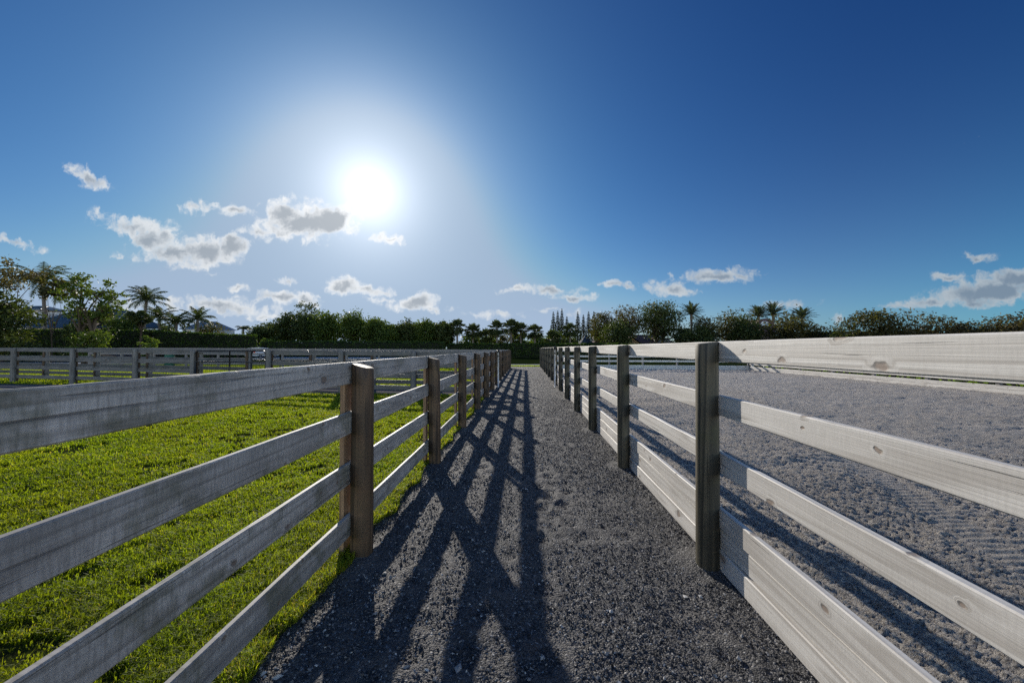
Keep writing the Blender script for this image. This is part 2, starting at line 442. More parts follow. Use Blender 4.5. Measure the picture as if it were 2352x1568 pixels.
def sand_z(X, Y):
    furrow = 0.5 + 0.5 * np.sin((X * 0.55 + Y * 0.9 + 1.5 * fbm(X * 0.5, Y * 0.5, 2)) * 2 * math.pi / 0.15)
    z = 0.05 * (fbm(X * 2.2, Y * 2.2, 2) - 0.5)
    cl = 1 - np.abs(2 * fbm(X * 19, Y * 19, 3, 0.65) - 1)
    cl2 = 1 - np.abs(2 * fbm(X * 44 + 11, Y * 44, 2, 0.7) - 1)
    patch = np.clip((fbm(X * 1.1 + 3, Y * 1.1, 3) - 0.25) * 2.2, 0.25, 1.2)
    z -= patch * (0.019 * cl ** 1.6 + 0.015 * cl2 ** 1.6)
    z += 0.030 * (fbm(X * 6, Y * 6, 3) - 0.5) + 0.045
    z += np.random.default_rng(4).normal(0, 1, X.shape) * np.clip(0.0011 * np.hypot(X, Y), 0.001, 0.006)
    z += 0.020 * furrow * np.clip((fbm(X * 0.35 + 5, Y * 0.35, 2) - 0.38) * 5, 0, 1)
    # rows left by the harrow, running into the distance
    rows_ = np.sin((X + 0.10 * fbm(X * 0.8, Y * 0.8, 2) + 0.05 * Y) * 2 * math.pi / 0.115)
    z += 0.015 * rows_ * np.clip((fbm(X * 0.5 + 20, Y * 0.22, 2) - 0.38) * 5, 0, 1)
    # a wheel track pressed into the footing
    for off in (0.0, 1.35):
        tx = [3.2, 3.56, 4.74, 6.2, 8.6, 12.0]; ty = [1.0, 2.85, 6.27, 8.4, 10.8, 13.0]
        xc = np.interp(Y, ty, tx) + off
        w_ = np.exp(-((X - xc) / 0.17) ** 4) * (Y > 1.0) * (Y < 13)
        z = z * (1 - 0.75 * w_) + w_ * (0.018 + 0.006 * np.sin(Y * 2 * math.pi / 0.09))
    far = np.clip(np.hypot(X, Y) / 12, 0, 1.6)
    z += 0.022 * far * (fbm(X * 9, Y * 9, 3, 0.7) - 0.5)
    return z * np.clip((X - 1.40) / 0.2, 0.3, 1) + 0.004
cols = [1.46]; st = 0.012
while cols[-1] < 18.2:
    cols.append(cols[-1] + st); st *= 1.005
rowsA = np.concatenate([np.linspace(-2.5, 0.75, 70), 0.75 * (1.0045 ** np.arange(1, 900))]); rowsA = rowsA[rowsA < 32.0]
struct('arena_sand', grid_mesh('arena_sand', np.array(cols), rowsA, sand_z, M['sand']))

# lawn of the paddock on the left
def lawn_edge(X, Y):
    e = -1.335 + 0.10 * (fbm(Y * 2.3, Y * 0 + 3, 3) - 0.5)
    w = np.clip((X + 2.2) / 0.9, 0, 1)
    return X + w * (e + 1.3)
def lawn_z(X, Y):
    return gz(X) + 0.012 + 0.03 * (fbm(X * 2.5, Y * 2.5, 4) - 0.5) * np.clip((-X - 1.3) / 0.2, 0, 1)
LX = np.concatenate([-1.3 - np.arange(40) * 0.03, -2.5 - np.cumsum(0.06 * 1.045 ** np.arange(75))])[::-1]
struct('lawn', grid_mesh('lawn', LX, np.concatenate([np.linspace(-2.5, 13.3, 230)]), lawn_z, M['soil'], lawn_edge))

def flat(name, x0, x1, y0, y1, dz, mat, nx=30, ny=20, slope=0.0):
    def zf(X, Y): return gz(X) + dz + 0.03 * (fbm(X * 1.1, Y * 1.1, 3) - 0.5)
    return struct(name, grid_mesh(name, np.linspace(x0, x1, nx), np.linspace(y0, y1, ny), zf, mat))
flat('lane', -60, -1.5, 13.2, 16.4, -0.02, M['lane'], 60, 12)
flat('far_paddock', -60, -1.6, 16.0, 35.4, 0.0, M['meadow'], 120, 60)
flat('grass_verge', -120, 1.9, 35.0, 37.2, -0.03, M['meadow'], 120, 8)
flat('road', -160, 2.2, 37.2, 40.6, -0.02, M['road'], 100, 8)
flat('painted_shade_field', 2.0, 70, 32.4, 68.0, -0.06, M['painted_shade_turf'], 20, 12)  # grass beyond the arena, hedge shade put into the colour
flat('painted_shade_meadow', -14, 2.2, 40.5, 70.0, -0.06, M['painted_shade_turf'], 10, 10)  # grass past the path end, hedge shade put into the colour
flat('driveway', -75, -14, 56.0, 66.0, -0.02, M['road'], 40, 8)

# grass blades
def make_grass():
    N = 900000
    # sample uniformly in log-distance so the density falls with the square of the distance
    ang = rng.uniform(R(44), R(89.5), N)      # angle from +Y towards -X
    ang = np.where(rng.random(N) < 0.0, ang, ang)
    dist = 1.3 * (32 / 1.3) ** rng.random(N)
    x = -dist * np.sin(ang); y = dist * np.cos(ang)
    # wedge between the line of the fence and the view: sample again directly along the fence
    N2 = 800000
    y2 = 0.8 * (13.6 / 0.8) ** rng.random(N2)
    x2 = -1.22 - (rng.random(N2) ** 1.3) * (y2 * 1.45)
    x = np.concatenate([x[:150000], x2]); y = np.concatenate([y[:150000], y2])
    e = -1.335 + 0.16 * (fbm(y * 2.3, y * 0 + 3, 3) - 0.5) + 0.02
    k = (x < e) & (y < 13.25) & (y > 0.5)
    # patchy turf: bare soil shows in places
    cover = fbm(x * 5.5, y * 5.5, 3, 0.6) * 0.6 + fbm(x * 1.2 + 9, y * 1.2, 3) * 0.4
    d = np.hypot(x, y)
    k &= rng.random(len(x)) < np.clip((cover - 0.335 - 0.06 * np.clip((4.2 - d) / 2, 0, 1)) * 6.0, 0.05, 1)
    x, y, d, cover = x[k], y[k], d[k], cover[k]
    keep = rng.permutation(len(x))[:520000]
    x, y, d, cover = x[keep], y[keep], d[keep], cover[keep]
    n = len(x)
    edge = np.clip((x - (-1.75)) / 0.4, 0, 1)
    L = (0.023 + 0.050 * rng.random(n) ** 1.3) * (0.30 + 1.25 * cover) * (1 + 0.3 * edge * rng.random(n))
    L *= np.clip(1.0 + 0.02 * d, 1, 1.25)
    w = 0.0016 + 0.0009 * rng.random(n) + 0.0007 * np.clip(d - 2, 0, 9)
    a = rng.random(n) * 2 * math.pi
    lean = rng.uniform(0.15, 1.05, n) * L
    bx, by = np.cos(a), np.sin(a)
    pa = a + math.pi / 2 + rng.normal(0, 0.5, n)
    wx, wy = np.cos(pa) * w, np.sin(pa) * w
    z0 = gz(x) + 0.012 + 0.03 * (fbm(x * 2.5, y * 2.5, 4) - 0.5) * np.clip((-x - 1.3) / 0.2, 0, 1) - 0.004
    P = np.zeros((n, 5, 3), np.float32)
    P[:, 0] = np.stack([x - wx, y - wy, z0], 1)
    P[:, 1] = np.stack([x + wx, y + wy, z0], 1)
    mx, my, mz = x + bx * lean * 0.35, y + by * lean * 0.35, z0 + L * 0.62
    P[:, 2] = np.stack([mx + wx * 0.8, my + wy * 0.8, mz], 1)
    P[:, 3] = np.stack([mx - wx * 0.8, my - wy * 0.8, mz], 1)
    P[:, 4] = np.stack([x + bx * lean, y + by * lean, z0 + L * rng.uniform(0.65, 1.0, n)], 1)
    f = np.array([[0, 1, 2], [0, 2, 3], [3, 2, 4]])
    F = (np.arange(n)[:, None, None] * 5 + f[None]).reshape(-1, 3)
    me = fast_mesh('grass', P.reshape(-1, 3), F, M['blade'])
    tone = np.clip(rng.random(n) * 0.75 + 0.05 + 0.5 * (fbm(x * 0.9 + 4, y * 0.9, 3) - 0.45) + 0.18 * edge * rng.random(n), 0, 1)
    dry = rng.random(n) < 0.03 + 0.10 * edge
    tone[dry] = 0.93 + 0.07 * rng.random(dry.sum())
    at_ = me.attributes.new('tone', 'FLOAT', 'POINT')
    at_.data.foreach_set('value', np.repeat(tone, 5).astype(np.float32))
    tag(obj('grass', me), 'short bright green grass of the paddock', 'grass', kind='stuff')
make_grass()

def far_grass():
    """sparser, coarser blades in the paddock beyond the lane and on the verge"""
    n = 90000
    y = np.concatenate([rng.uniform(15.9, 31.8, n), rng.uniform(35.2, 37.8, 9000), rng.uniform(13.0, 13.5, 5000)])
    x = np.concatenate([-1.7 - rng.random(n) * 34, rng.uniform(-12, 12, 9000), rng.uniform(-20, -1.5, 5000)])
    n = len(x)
    L = rng.uniform(0.04, 0.10, n); w = rng.uniform(0.010, 0.02, n); a = rng.random(n) * 6.283
    z0 = gz(x)
    P = np.zeros((n, 3, 3), np.float32)
    P[:, 0] = np.stack([x - np.cos(a) * w, y - np.sin(a) * w, z0], 1)
    P[:, 1] = np.stack([x + np.cos(a) * w, y + np.sin(a) * w, z0], 1)
    P[:, 2] = np.stack([x + rng.normal(0, 0.03, n), y + rng.normal(0, 0.03, n), z0 + L], 1)
    me = fast_mesh('grass', P.reshape(-1, 3), np.arange(n * 3).reshape(n, 3), M['blade'])
    at_ = me.attributes.new('tone', 'FLOAT', 'POINT')
    at_.data.foreach_set('value', np.repeat(rng.random(n) * 0.85, 3).astype(np.float32))
    tag(obj('grass', me), 'coarse yellow green grass beyond the lane', 'grass', kind='stuff')
far_grass()

# ------------------------------------------------------------------ fences
def board_mesh(L, h, t, mat, wane=0.0025, seed=0):
    """a sawn board along local X from 0 to L, centred on y, from z=0 to h"""
    r = np.random.default_rng(seed)
    n = max(4, int(L / 0.16))
    xs = np.linspace(0, L, n + 1)
    ch = min(0.006, t * 0.2)
    prof = np.array([[-t / 2, ch], [-t / 2 + ch, 0], [t / 2 - ch, 0], [t / 2, ch], [t / 2, h - ch], [t / 2 - ch, h], [-t / 2 + ch, h], [-t / 2, h - ch]])
    k = len(prof)
    V = np.zeros((n + 1, k, 3))
    V[:, :, 0] = xs[:, None]
    V[:, :, 1] = prof[None, :, 0]; V[:, :, 2] = prof[None, :, 1]
    ph = r.random() * 50
    V[:, :4, 2] += (wane * 2 * (fbm(xs * 2 + ph, xs * 0 + ph, 2) - 0.5))[:, None]
    V[:, 4:, 2] += (wane * 2 * (fbm(xs * 2.3 + ph, xs * 0 + ph + 9, 2) - 0.5))[:, None]
    V[:, :, 1] += (0.010 * (fbm(xs * 0.6 + ph, xs * 0 + 2 * ph, 2) - 0.5))[:, None]
    V[:, 6:, 2] -= np.where(r.random((n + 1, 1)) < 0.06, r.random((n + 1, 1)) * 0.006, 0)
    F = []
    for i in range(n):
        for j in range(k):
            j2 = (j + 1) % k
            F.append((i * k + j, i * k + j2, (i + 1) * k + j2, (i + 1) * k + j))
    b = MB(); b.add(V.reshape(-1, 3), F)
    b.f.append(list(range(k))[::-1]); b.m.append(0)
    b.f.append(list(range(n * k, n * k + k))); b.m.append(0)
    return b.mesh('board', mat)

def post_mesh(r0, H, mat, slant=0.0, seed=0, n=22, flatten=0.0, sdir=1.0):
    """round post, cut on the slant at the top (falls towards +X by slant over its width)"""
    r = np.random.default_rng(seed)
    zs = np.concatenate([[-0.15, 0.0], np.linspace(0.06, H - 0.008, 14), [H]])
    a = np.arange(n) * 2 * math.pi / n
    V = []
    for i, z in enumerate(zs):
        rr = r0 * (1 + 0.05 * (vnoise(np.cos(a) * 2 + 7 + seed, np.sin(a) * 2 + z * 1.5 + seed) - 0.5) + 0.03 * (1 - z / H))
        if i == len(zs) - 1: rr = rr * 0.95
        x = rr * np.cos(a); y = rr * np.sin(a)
        if flatten: x = np.clip(x, -r0 * (1 - flatten), r0 * (1 - flatten))
        zz = np.full(n, z)
        if z > H * 0.8: zz = zz - slant * (x * sdir / (2 * r0) + 0.5) * ((z - H * 0.8) / (H * 0.2))
        V.append(np.stack([x, y, zz], 1))
    V = np.concatenate(V)
    F = []
    for i in range(len(zs) - 1):
        for k in range(n):
            k2 = (k + 1) % n
            F.append((i * n + k, i * n + k2, (i + 1) * n + k2, (i + 1) * n + k))
    F.append(tuple(range((len(zs) - 1) * n, len(zs) * n)))
    b = MB(); b.add(V, F)
    me = b.mesh('post', mat, smooth=True)
    me.polygons[len(F) - 1].use_smooth = False
    try:
        me.set_sharp_from_angle(angle=R(50))
    except Exception: pass
    return me

def square_post_mesh(wx, wy, H, mat):
    b = MB(); c = 0.008
    prof = [(-wx / 2 + c, -wy / 2), (wx / 2 - c, -wy / 2), (wx / 2, -wy / 2 + c), (wx / 2, wy / 2 - c), (wx / 2 - c, wy / 2), (-wx / 2 + c, wy / 2), (-wx / 2, wy / 2 - c), (-wx / 2, -wy / 2 + c)]
    V = [(x, y, -0.15) for x, y in prof] + [(x, y, H - 0.006) for x, y in prof] + [(x * 0.92, y * 0.92, H) for x, y in prof]
    F = [(i, (i + 1) % 8, 8 + (i + 1) % 8, 8 + i) for i in range(8)] + [(8 + i, 8 + (i + 1) % 8, 16 + (i + 1) % 8, 16 + i) for i in range(8)] + [tuple(range(16, 24))]
    b.add(V, F)
    return b.mesh('post', mat)

_seed = [100]
def fence(label, pts, rails, rail_mat, post_meshes, side, post_r, t=0.038, span=2, batten=None, group=None, skip=(), zfun=None, kick=(), name='paddock_fence', no_post=(), cat='fence'):
    """pts: posts in order; rails: (z0, h); side: +1 boards on the left of the run, -1 on its right"""
    P = [np.array(p, float) for p in pts]
    zf = zfun or (lambda p: float(gz(p[0])))
    base = P[0]
    root = thing(name, label, cat, (base[0], base[1], zf(base)), group)
    B = np.array([base[0], base[1], zf(base)])
    ang = lambda i: math.atan2(P[min(i + 1, len(P) - 1)][1] - P[max(i - 1, 0)][1], P[min(i + 1, len(P) - 1)][0] - P[max(i - 1, 0)][0])
    for i, p in enumerate(P):
        if i in no_post: continue
        me = post_meshes[i % len(post_meshes)] if not isinstance(post_meshes, dict) else post_meshes.get(i, post_meshes[-1])
        w = np.array([p[0], p[1], zf(p)]) - B
        obj('post', me, root, w, (random.gauss(0, 0.006), random.gauss(0, 0.006), ang(i) - math.pi / 2))
        if batten:
            bm, bw, bt = batten
            a = ang(i); nrm = np.array([-math.sin(a), math.cos(a)]) * side
            o2 = nrm * (post_r + t + bt / 2 + 0.003)
            obj('batten', bm, root, w + np.array([o2[0], o2[1], 0]), (0, 0, a))
    allr = [('rail', z, h) for z, h in rails] + [('kick_board', z, h) for z, h in kick]
    for ri, (nm, z, h) in enumerate(allr):
        i = 0
        first = span if (ri % 2 == 0) else max(1, span - 1)
        while i < len(P) - 1:
            j = min(len(P) - 1, i + (first if i == 0 else span))
            for s in range(i, j):
                if s in skip: j = s if s > i else i
            if i in skip:
                i += 1; continue
            if j <= i: i += 1; continue
            p, q = P[i], P[j]
            d = q - p; L = np.hypot(*d); a = math.atan2(d[1], d[0])
            nrm = np.array([-math.sin(a), math.cos(a)]) * side
            off = nrm * (post_r + t / 2)
            _seed[0] += 1
            me = board_mesh(L - 0.004, h, t, rail_mat, seed=_seed[0])
            zz0, zz1 = zf(p), zf(q)
            jit = random.uniform(-0.007, 0.007) if nm == 'rail' else 0.0
            o = obj(nm, me, root, (p[0] + off[0] - B[0], p[1] + off[1] - B[1], zz0 + z + jit - B[2]), (0, -math.atan2(zz1 - zz0, L), a))
            i = j
    return root

def batten_mesh(w, t, z0, z1, mat='batten'):
    b = MB(); b.box((0, 0, (z0 + z1) / 2), (w, t, z1 - z0))
    return b.mesh('batten', M[mat])

SP = 2.44
# left fence of the path
PR = 0.083
pl = [post_mesh(PR, 1.485, M['post_brown'], 0.045, s) for s in range(4)]
ptsL = [(-1.27 + random.uniform(-0.012, 0.012), 3.09 + SP * k + (random.uniform(-.03, .03) if k > 0 else 0)) for k in range(-2, 13)]
RL = [(1.322, 0.168), (0.937, 0.168), (0.556, 0.165), (0.165, 0.165)]
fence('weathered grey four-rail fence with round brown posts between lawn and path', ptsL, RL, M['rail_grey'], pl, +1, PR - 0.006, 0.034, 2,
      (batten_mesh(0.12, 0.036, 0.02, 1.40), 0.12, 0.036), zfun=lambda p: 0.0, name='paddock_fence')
# right fence of the path
pr_ = [post_mesh(0.079, 1.65, M['post_green'], 0.018, s + 10, sdir=-1) for s in range(4)]
ptsR = [(1.325 + random.uniform(-0.012, 0.012), 2.995 + SP * k + (random.uniform(-.03, .03) if k > 0 else 0)) for k in range(-2, 14)]
RR = [(1.505, 0.146), (1.118, 0.145), (0.703, 0.145)]
KR = [(0.304, 0.143), (0.155, 0.142), (0.004, 0.143)]
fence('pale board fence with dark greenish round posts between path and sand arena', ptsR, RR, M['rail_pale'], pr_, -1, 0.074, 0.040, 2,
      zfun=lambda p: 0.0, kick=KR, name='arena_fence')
# end fence and long side fence of the arena
farY = 31.2
gp = [square_post_mesh(0.12, 0.12, 1.6, M['post_grey'])]
ptsE = [(1.5 + 2.45 * k, farY - 0.30 * k * 0.9) for k in range(0, 7)]
CX, CY = ptsE[-1]
fence('far end fence of the sand arena with blue shaded boards', ptsE, [(1.36, 0.14), (0.93, 0.14), (0.58, 0.14)], M['rail_pale'], gp, -1, 0.06, 0.04, 2,
      zfun=lambda p: 0.0, kick=[(0.20, 0.145), (0.03, 0.16)], name='arena_fence')
ptsS = [(CX + 0.10 + 0.085 * k, CY - 2.44 * k - 0.2) for k in range(0, 12)]
fence('long side fence of the sand arena with sunlit pale boards before green hedge', ptsS, [(1.40, 0.14), (1.08, 0.14), (0.75, 0.14), (0.395, 0.14)], M['rail_pale'], [square_post_mesh(0.13, 0.13, 1.55, M['post_grey'])], -1, 0.065, 0.04, 2,
      zfun=lambda p: 0.0, kick=[(0.165, 0.14), (0.01, 0.15)], name='arena_fence')
# cross fences of the lane on the left
def on_ground(u, Y):
    p = at(u, 820, Y); return (p.x, Y)
near_u = [(1110, 13.0), (949.5, 13.15), (784, 13.5), (617, 14.2), (443, 14.9), (310.7, 15.5), (166.7, 16.1), (30.7, 16.7), (-110, 17.3), (-250, 17.9)]
pts1 = [on_ground(u, Y) for u, Y in near_u]; pts1[0] = (-1.42, 12.97)
fg = [post_mesh(0.088, 1.50, M['post_grey'], 0.02, s + 20) for s in range(3)]
RC = [(1.335, 0.155), (0.945, 0.155), (0.565, 0.155), (0.175, 0.155)]
fence('grey cross fence along the near side of the lane', pts1, RC, M['rail_cross'], fg, -1, 0.080, 0.036, 2,
      (batten_mesh(0.10, 0.036, 0.02, 1.44, 'post_brown'), 0.10, 0.036), skip=(3,), name='paddock_fence')
u2 = [(1140, 15.5), (998, 15.6), (858, 15.8), (718, 16.3), (573, 17.0), (461, 17.7), (345, 18.4), (225, 19.0), (108, 19.6), (-20, 20.2), (-140, 20.8)]
pts2 = [on_ground(u, Y) for u, Y in u2]; pts2[0] = (-1.42, 15.45)
fence('grey cross fence along the far side of the lane', pts2, RC, M['rail_cross'], fg, +1, 0.080, 0.036, 2,
      (batten_mesh(0.10, 0.036, 0.02, 1.44, 'post_brown'), 0.10, 0.036), skip=(3,), name='paddock_fence')
pts3 = [(-1.5 - 2.6 * k, 32.4 - 0.10 * k) for k in range(0, 14)]
fence('pinkish grey fence at the far end of the paddock behind the lane', pts3, [(1.34, 0.15), (0.95, 0.15), (0.56, 0.15), (0.18, 0.15)], M['rail_far'], [square_post_mesh(0.14, 0.14, 1.5, M['rail_far'])], +1, 0.07, 0.036, 2,
      name='paddock_fence')

# gates
def mesh_gate(label, p0, p1, zb, H=1.22):
    p0 = np.array(p0); p1 = np.array(p1); d = p1 - p0; L = np.hypot(*d) - 0.24; a = math.atan2(d[1], d[0])
    st = p0 + d / np.hypot(*d) * 0.12
    root = thing('metal_gate', label, 'gate', (st[0], st[1], zb), 'black mesh gates of the lane', a)
    z0 = 0.22; r = 0.16; z1 = z0 + H
    pts = [(0, 0, z0)]
    pts += [(0, 0, z1 - r)] + [(r - r * math.cos(t), 0, z1 - r + r * math.sin(t)) for t in np.linspace(0.2, math.pi / 2, 6)]
    pts += [(L - r + r * math.sin(t), 0, z1 - r + r * math.cos(t)) for t in np.linspace(0, math.pi / 2, 6)] + [(L, 0, z0)]
    b = MB(); b.tube(pts, 0.026, 8); b.tube([(0.02, 0, z0), (L - 0.02, 0, z0)], 0.026, 8)
    obj('gate_frame', b.mesh('gate_frame', M['black'], True), root)
    b = MB(); zm = z0 + H * 0.66; b.tube([(0.02, 0, zm), (L - 0.02, 0, zm)], 0.024, 8)
    obj('crossbar', b.mesh('crossbar', M['black'], True), root)
    b = MB(); b.tube([(L / 2, 0, z0), (L / 2, 0, z1)], 0.024, 8)
    obj('upright', b.mesh('upright', M['black'], True), root)
    b = MB()
    for x in np.arange(0.09, L, 0.10): b.tube([(x, 0, z0), (x, 0, zm)], 0.0035, 4)
    for z in np.arange(z0 + 0.1, zm, 0.15): b.tube([(0, 0.004, z), (L, 0.004, z)], 0.0035, 4)
    obj('wire_mesh', b.mesh('wire_mesh', M['black']), root)
    return root
mesh_gate('black tube gate with wire mesh in the near lane fence', pts1[4], pts1[3], float(gz(pts1[4][0])))
mesh_gate('black tube gate with wire mesh in the far lane fence', pts2[4], pts2[3], float(gz(pts2[4][0])))

# white standpipes with black caps beside the path fences
def pipe(label, x, y, h):
    root = thing('standpipe', label, 'pipe', (x, y, 0), 'white pipes beside the path fences')
    b = MB(); b.tube([(0, 0, -0.1), (0, 0, h)], 0.032, 12); obj('pipe_stem', b.mesh('pipe_stem', M['pvc'], True), root)
    b = MB(); b.tube([(0, 0, h), (0, 0, h + 0.09), (0, 0, h + 0.10), (0, 0, h + 0.15)], [0.052, 0.052, 0.04, 0.036], 12)
    b.tube([(0, 0, h * 0.88), (0, 0, h * 0.88 + 0.05)], 0.045, 12)
    obj('cap', b.mesh('cap', M['black']), root)
pipe('white pipe with black cap beside the brown posts left of the path', -1.13, 16.5, 1.42)
pipe('white pipe with black cap beside the greenish posts right of the path', 1.22, 16.6, 1.55)
# white pipe and box at the arena corner
q = at(1727, 840, 29.3)
root = thing('standpipe', 'white pipe with small white box at the far arena corner', 'pipe', (q.x, 29.2, 0))
b = MB(); b.tube([(0, 0, 0), (0, 0, 1.15)], 0.07, 12); b.tube([(0.78, 0, 0.1), (0.78, 0, 0.9)], 0.03, 8); obj('pipe_stem', b.mesh('pipe_stem', M['pvc'], True), root)
b = MB(); b.box((0.72, 0, 0.95), (0.26, 0.16, 0.26)); obj('box', b.mesh('box', M['white']), root)

# ------------------------------------------------------------------ vegetation
def rand_dirs(n, r):
    v = r.normal(0, 1, (n, 3)); return v / np.linalg.norm(v, axis=1, keepdims=True)

def leaf_cards(C, size, r, up=0.1, aspect=0.5):
    """rhombic leaves at points C"""
    n = len(C)
    a = rand_dirs(n, r); a[:, 2] *= (1 - up); a /= np.linalg.norm(a, axis=1, keepdims=True)
    b_ = np.cross(a, rand_dirs(n, r)); b_ /= np.linalg.norm(b_, axis=1, keepdims=True) + 1e-9
    s = (size * r.uniform(0.6, 1.35, n))[:, None]
    return np.stack([C - a * s, C + b_ * s * aspect, C + a * s, C - b_ * s * aspect], 1)

def tree(label, loc, h, w, mat, n=2600, size=0.22, clumps=16, trunk_h=0.30, seed=0, lean=0, group=None, low=0.0, sparse=0.30, name='broadleaf_tree', trunks=1, depth=None, bark='bark', round_=0.9, cat='tree', trk=1.0):
    r = np.random.default_rng(seed + 500)
    root = thing(name, label, cat, loc, group)
    dpt = depth or w
    cz = h * (1 + max(trunk_h, low)) / 2; ch = h * (1 - max(low, 0.02)) / 2
    if low: cz = h * (1 + low) / 2
    else: ch = h * (1 - trunk_h * 0.8) / 2; cz = h - ch
    D = rand_dirs(clumps * 3, r)
    rad = r.uniform(0.45, 0.95, len(D)) ** 0.7
    C = D * rad[:, None] * np.array([w / 2 * 0.76, dpt / 2 * 0.78, ch * 0.84]) + np.array([lean, 0, cz])
    # spread the clumps
    pick = [0]
    for _ in range(clumps - 1):
        dd = np.min(np.linalg.norm(((C[:, None] - C[pick][None]) / np.array([w, dpt, 2 * ch])), axis=2), axis=1)
        pick.append(int(np.argmax(dd + r.random(len(dd)) * 0.08)))
    C = C[pick]
    rc = min(w, dpt, 2 * ch) * r.uniform(0.16, 0.30, clumps) * round_
    # woody parts
    b = MB()
    tt = h * (trunk_h if trunk_h > 0.05 else 0.25)
    tr = max(0.05, h * 0.022) * trk
    for k in range(trunks):
        bx = 0 if trunks == 1 else (k - (trunks - 1) / 2) * tr * 2.6
        top = Vector((lean * 0.3 + bx * 2.2, r.normal(0, 0.1), tt))
        b.tube([(bx, 0, -0.2), (bx * 1.2 + r.normal(0, 0.04), 0, tt * 0.5), top], [tr * 1.25, tr, tr * 0.85], 8)
        for i in range(k, clumps, trunks):
            c = Vector(C[i]); m = top.lerp(c, 0.5) + Vector((r.normal(0, 0.06 * w), r.normal(0, 0.06 * w), 0.05 * h * r.random()))
            if c.z < tt * 0.8: continue
            b.tube([top - Vector((0, 0, 0.1)), top.lerp(m, 0.5) + Vector((0, 0, 0.03 * h)), m, c], [tr * 0.55, tr * 0.42, tr * 0.3, tr * 0.10], 5, cap=False)
            for _ in range(2):
                e = c + Vector(rand_dirs(1, r)[0]) * rc[i] * 0.9
                b.tube([m.lerp(c, 0.5), c, e], [tr * 0.16, tr * 0.10, tr * 0.04], 4, cap=False)
    obj('trunk', b.mesh('trunk', M[bark], True), root)
    # leaves
    wts = rc ** 2.2; cnt = np.maximum(8, (n * wts / wts.sum())).astype(int)
    pts = []
    for i in range(clumps):
        k = cnt[i]
        sub = C[i] + rand_dirs(7, r) * rc[i] * 0.75 * np.array([1.15, 1.15, 0.8])
        s_ = sub[r.integers(0, 7, k)]
        p = s_ + r.normal(0, 1, (k, 3)) * rc[i] * sparse * np.array([1.1, 1.1, 0.75])
        pts.append(p)
    pts = np.concatenate(pts)
    pts = pts[pts[:, 2] > 0.15]
    me_q = leaf_cards(pts, size, r)
    V = me_q.reshape(-1, 3)
    me = fast_mesh('crown', V, np.arange(len(V)).reshape(-1, 4), M[mat])
    obj('crown', me, root)
    return root

def bushy(label, u0, u1, vt, Y, mat, seed, n=2600, size=0.22, clumps=18, base=0.0, low=0.05, **kw):
    """tree or shrub given by the span it fills in the photo at depth Y"""
    x0 = at(u0, vt, Y); x1 = at(u1, vt, Y)
    g0 = base + (float(gz(x0.x)) if base == 0 else 0)
    loc = ((x0.x + x1.x) / 2, Y, g0)
    return tree(label, loc, x0.z - g0, abs(x1.x - x0.x), M and mat, n, size, clumps, seed=seed, low=low, **kw)

def frond(mb, o, az, e0, L, droop, ll, r, n=36, wid=0.05, vee=0.35, mi=0, twist=0.0):
    """one feather palm leaf; leaflets are slim triangles hanging from a curved rib"""
    ca, sa = math.cos(az), math.sin(az)
    t = np.linspace(0, 1, n)
    e = e0 - droop * t ** 1.4
    ds = L / (n - 1)
    rad = np.concatenate([[0], np.cumsum(np.cos(e[:-1]) * ds)]); zz = np.concatenate([[0], np.cumsum(np.sin(e[:-1]) * ds)])
    P = np.stack([o[0] + rad * ca, o[1] + rad * sa, o[2] + zz], 1)
    T = np.stack([np.cos(e) * ca, np.cos(e) * sa, np.sin(e)], 1)
    side = np.array([-sa, ca, 0.0])
    up = np.cross(T, side[None]); up = np.where(up[:, 2:3] < 0, -up, up)
    q = []
    for s in (-1, 1):
        l = ll * np.clip(np.sin(np.pi * (0.12 + 0.82 * t)), 0.15, 1) * r.uniform(0.8, 1.15, n)
        dv = side * s * 0.8 + T * 0.62 + up * vee + np.array([0, 0, -0.55]) * r.uniform(0.5, 1.3, (n, 1)) + r.normal(0, 0.08, (n, 3))
        dv /= np.linalg.norm(dv, axis=1, keepdims=True)
        A = P - T * wid; B = P + T * wid
        mid = P + dv * l[:, None] * 0.55
        tip = mid + (dv + np.array([0, 0, -0.5])) * l[:, None] * 0.42
        q.append(np.stack([A, B, mid + T * wid * 0.7, mid - T * wid * 0.7], 1)[3:])
        q.append(np.stack([mid - T * wid * 0.7, mid + T * wid * 0.7, tip, tip], 1)[3:])
    mb.addq(np.concatenate([q[0], q[2]]), 4, mi)
    mb.addq(np.concatenate([q[1], q[3]])[:, :3], 3, mi)
    mb.tube([P[i] for i in range(0, n, 5)], [0.04 * (1 - i / n) + 0.01 for i in range(0, n, 5)], 4, mi, cap=False)

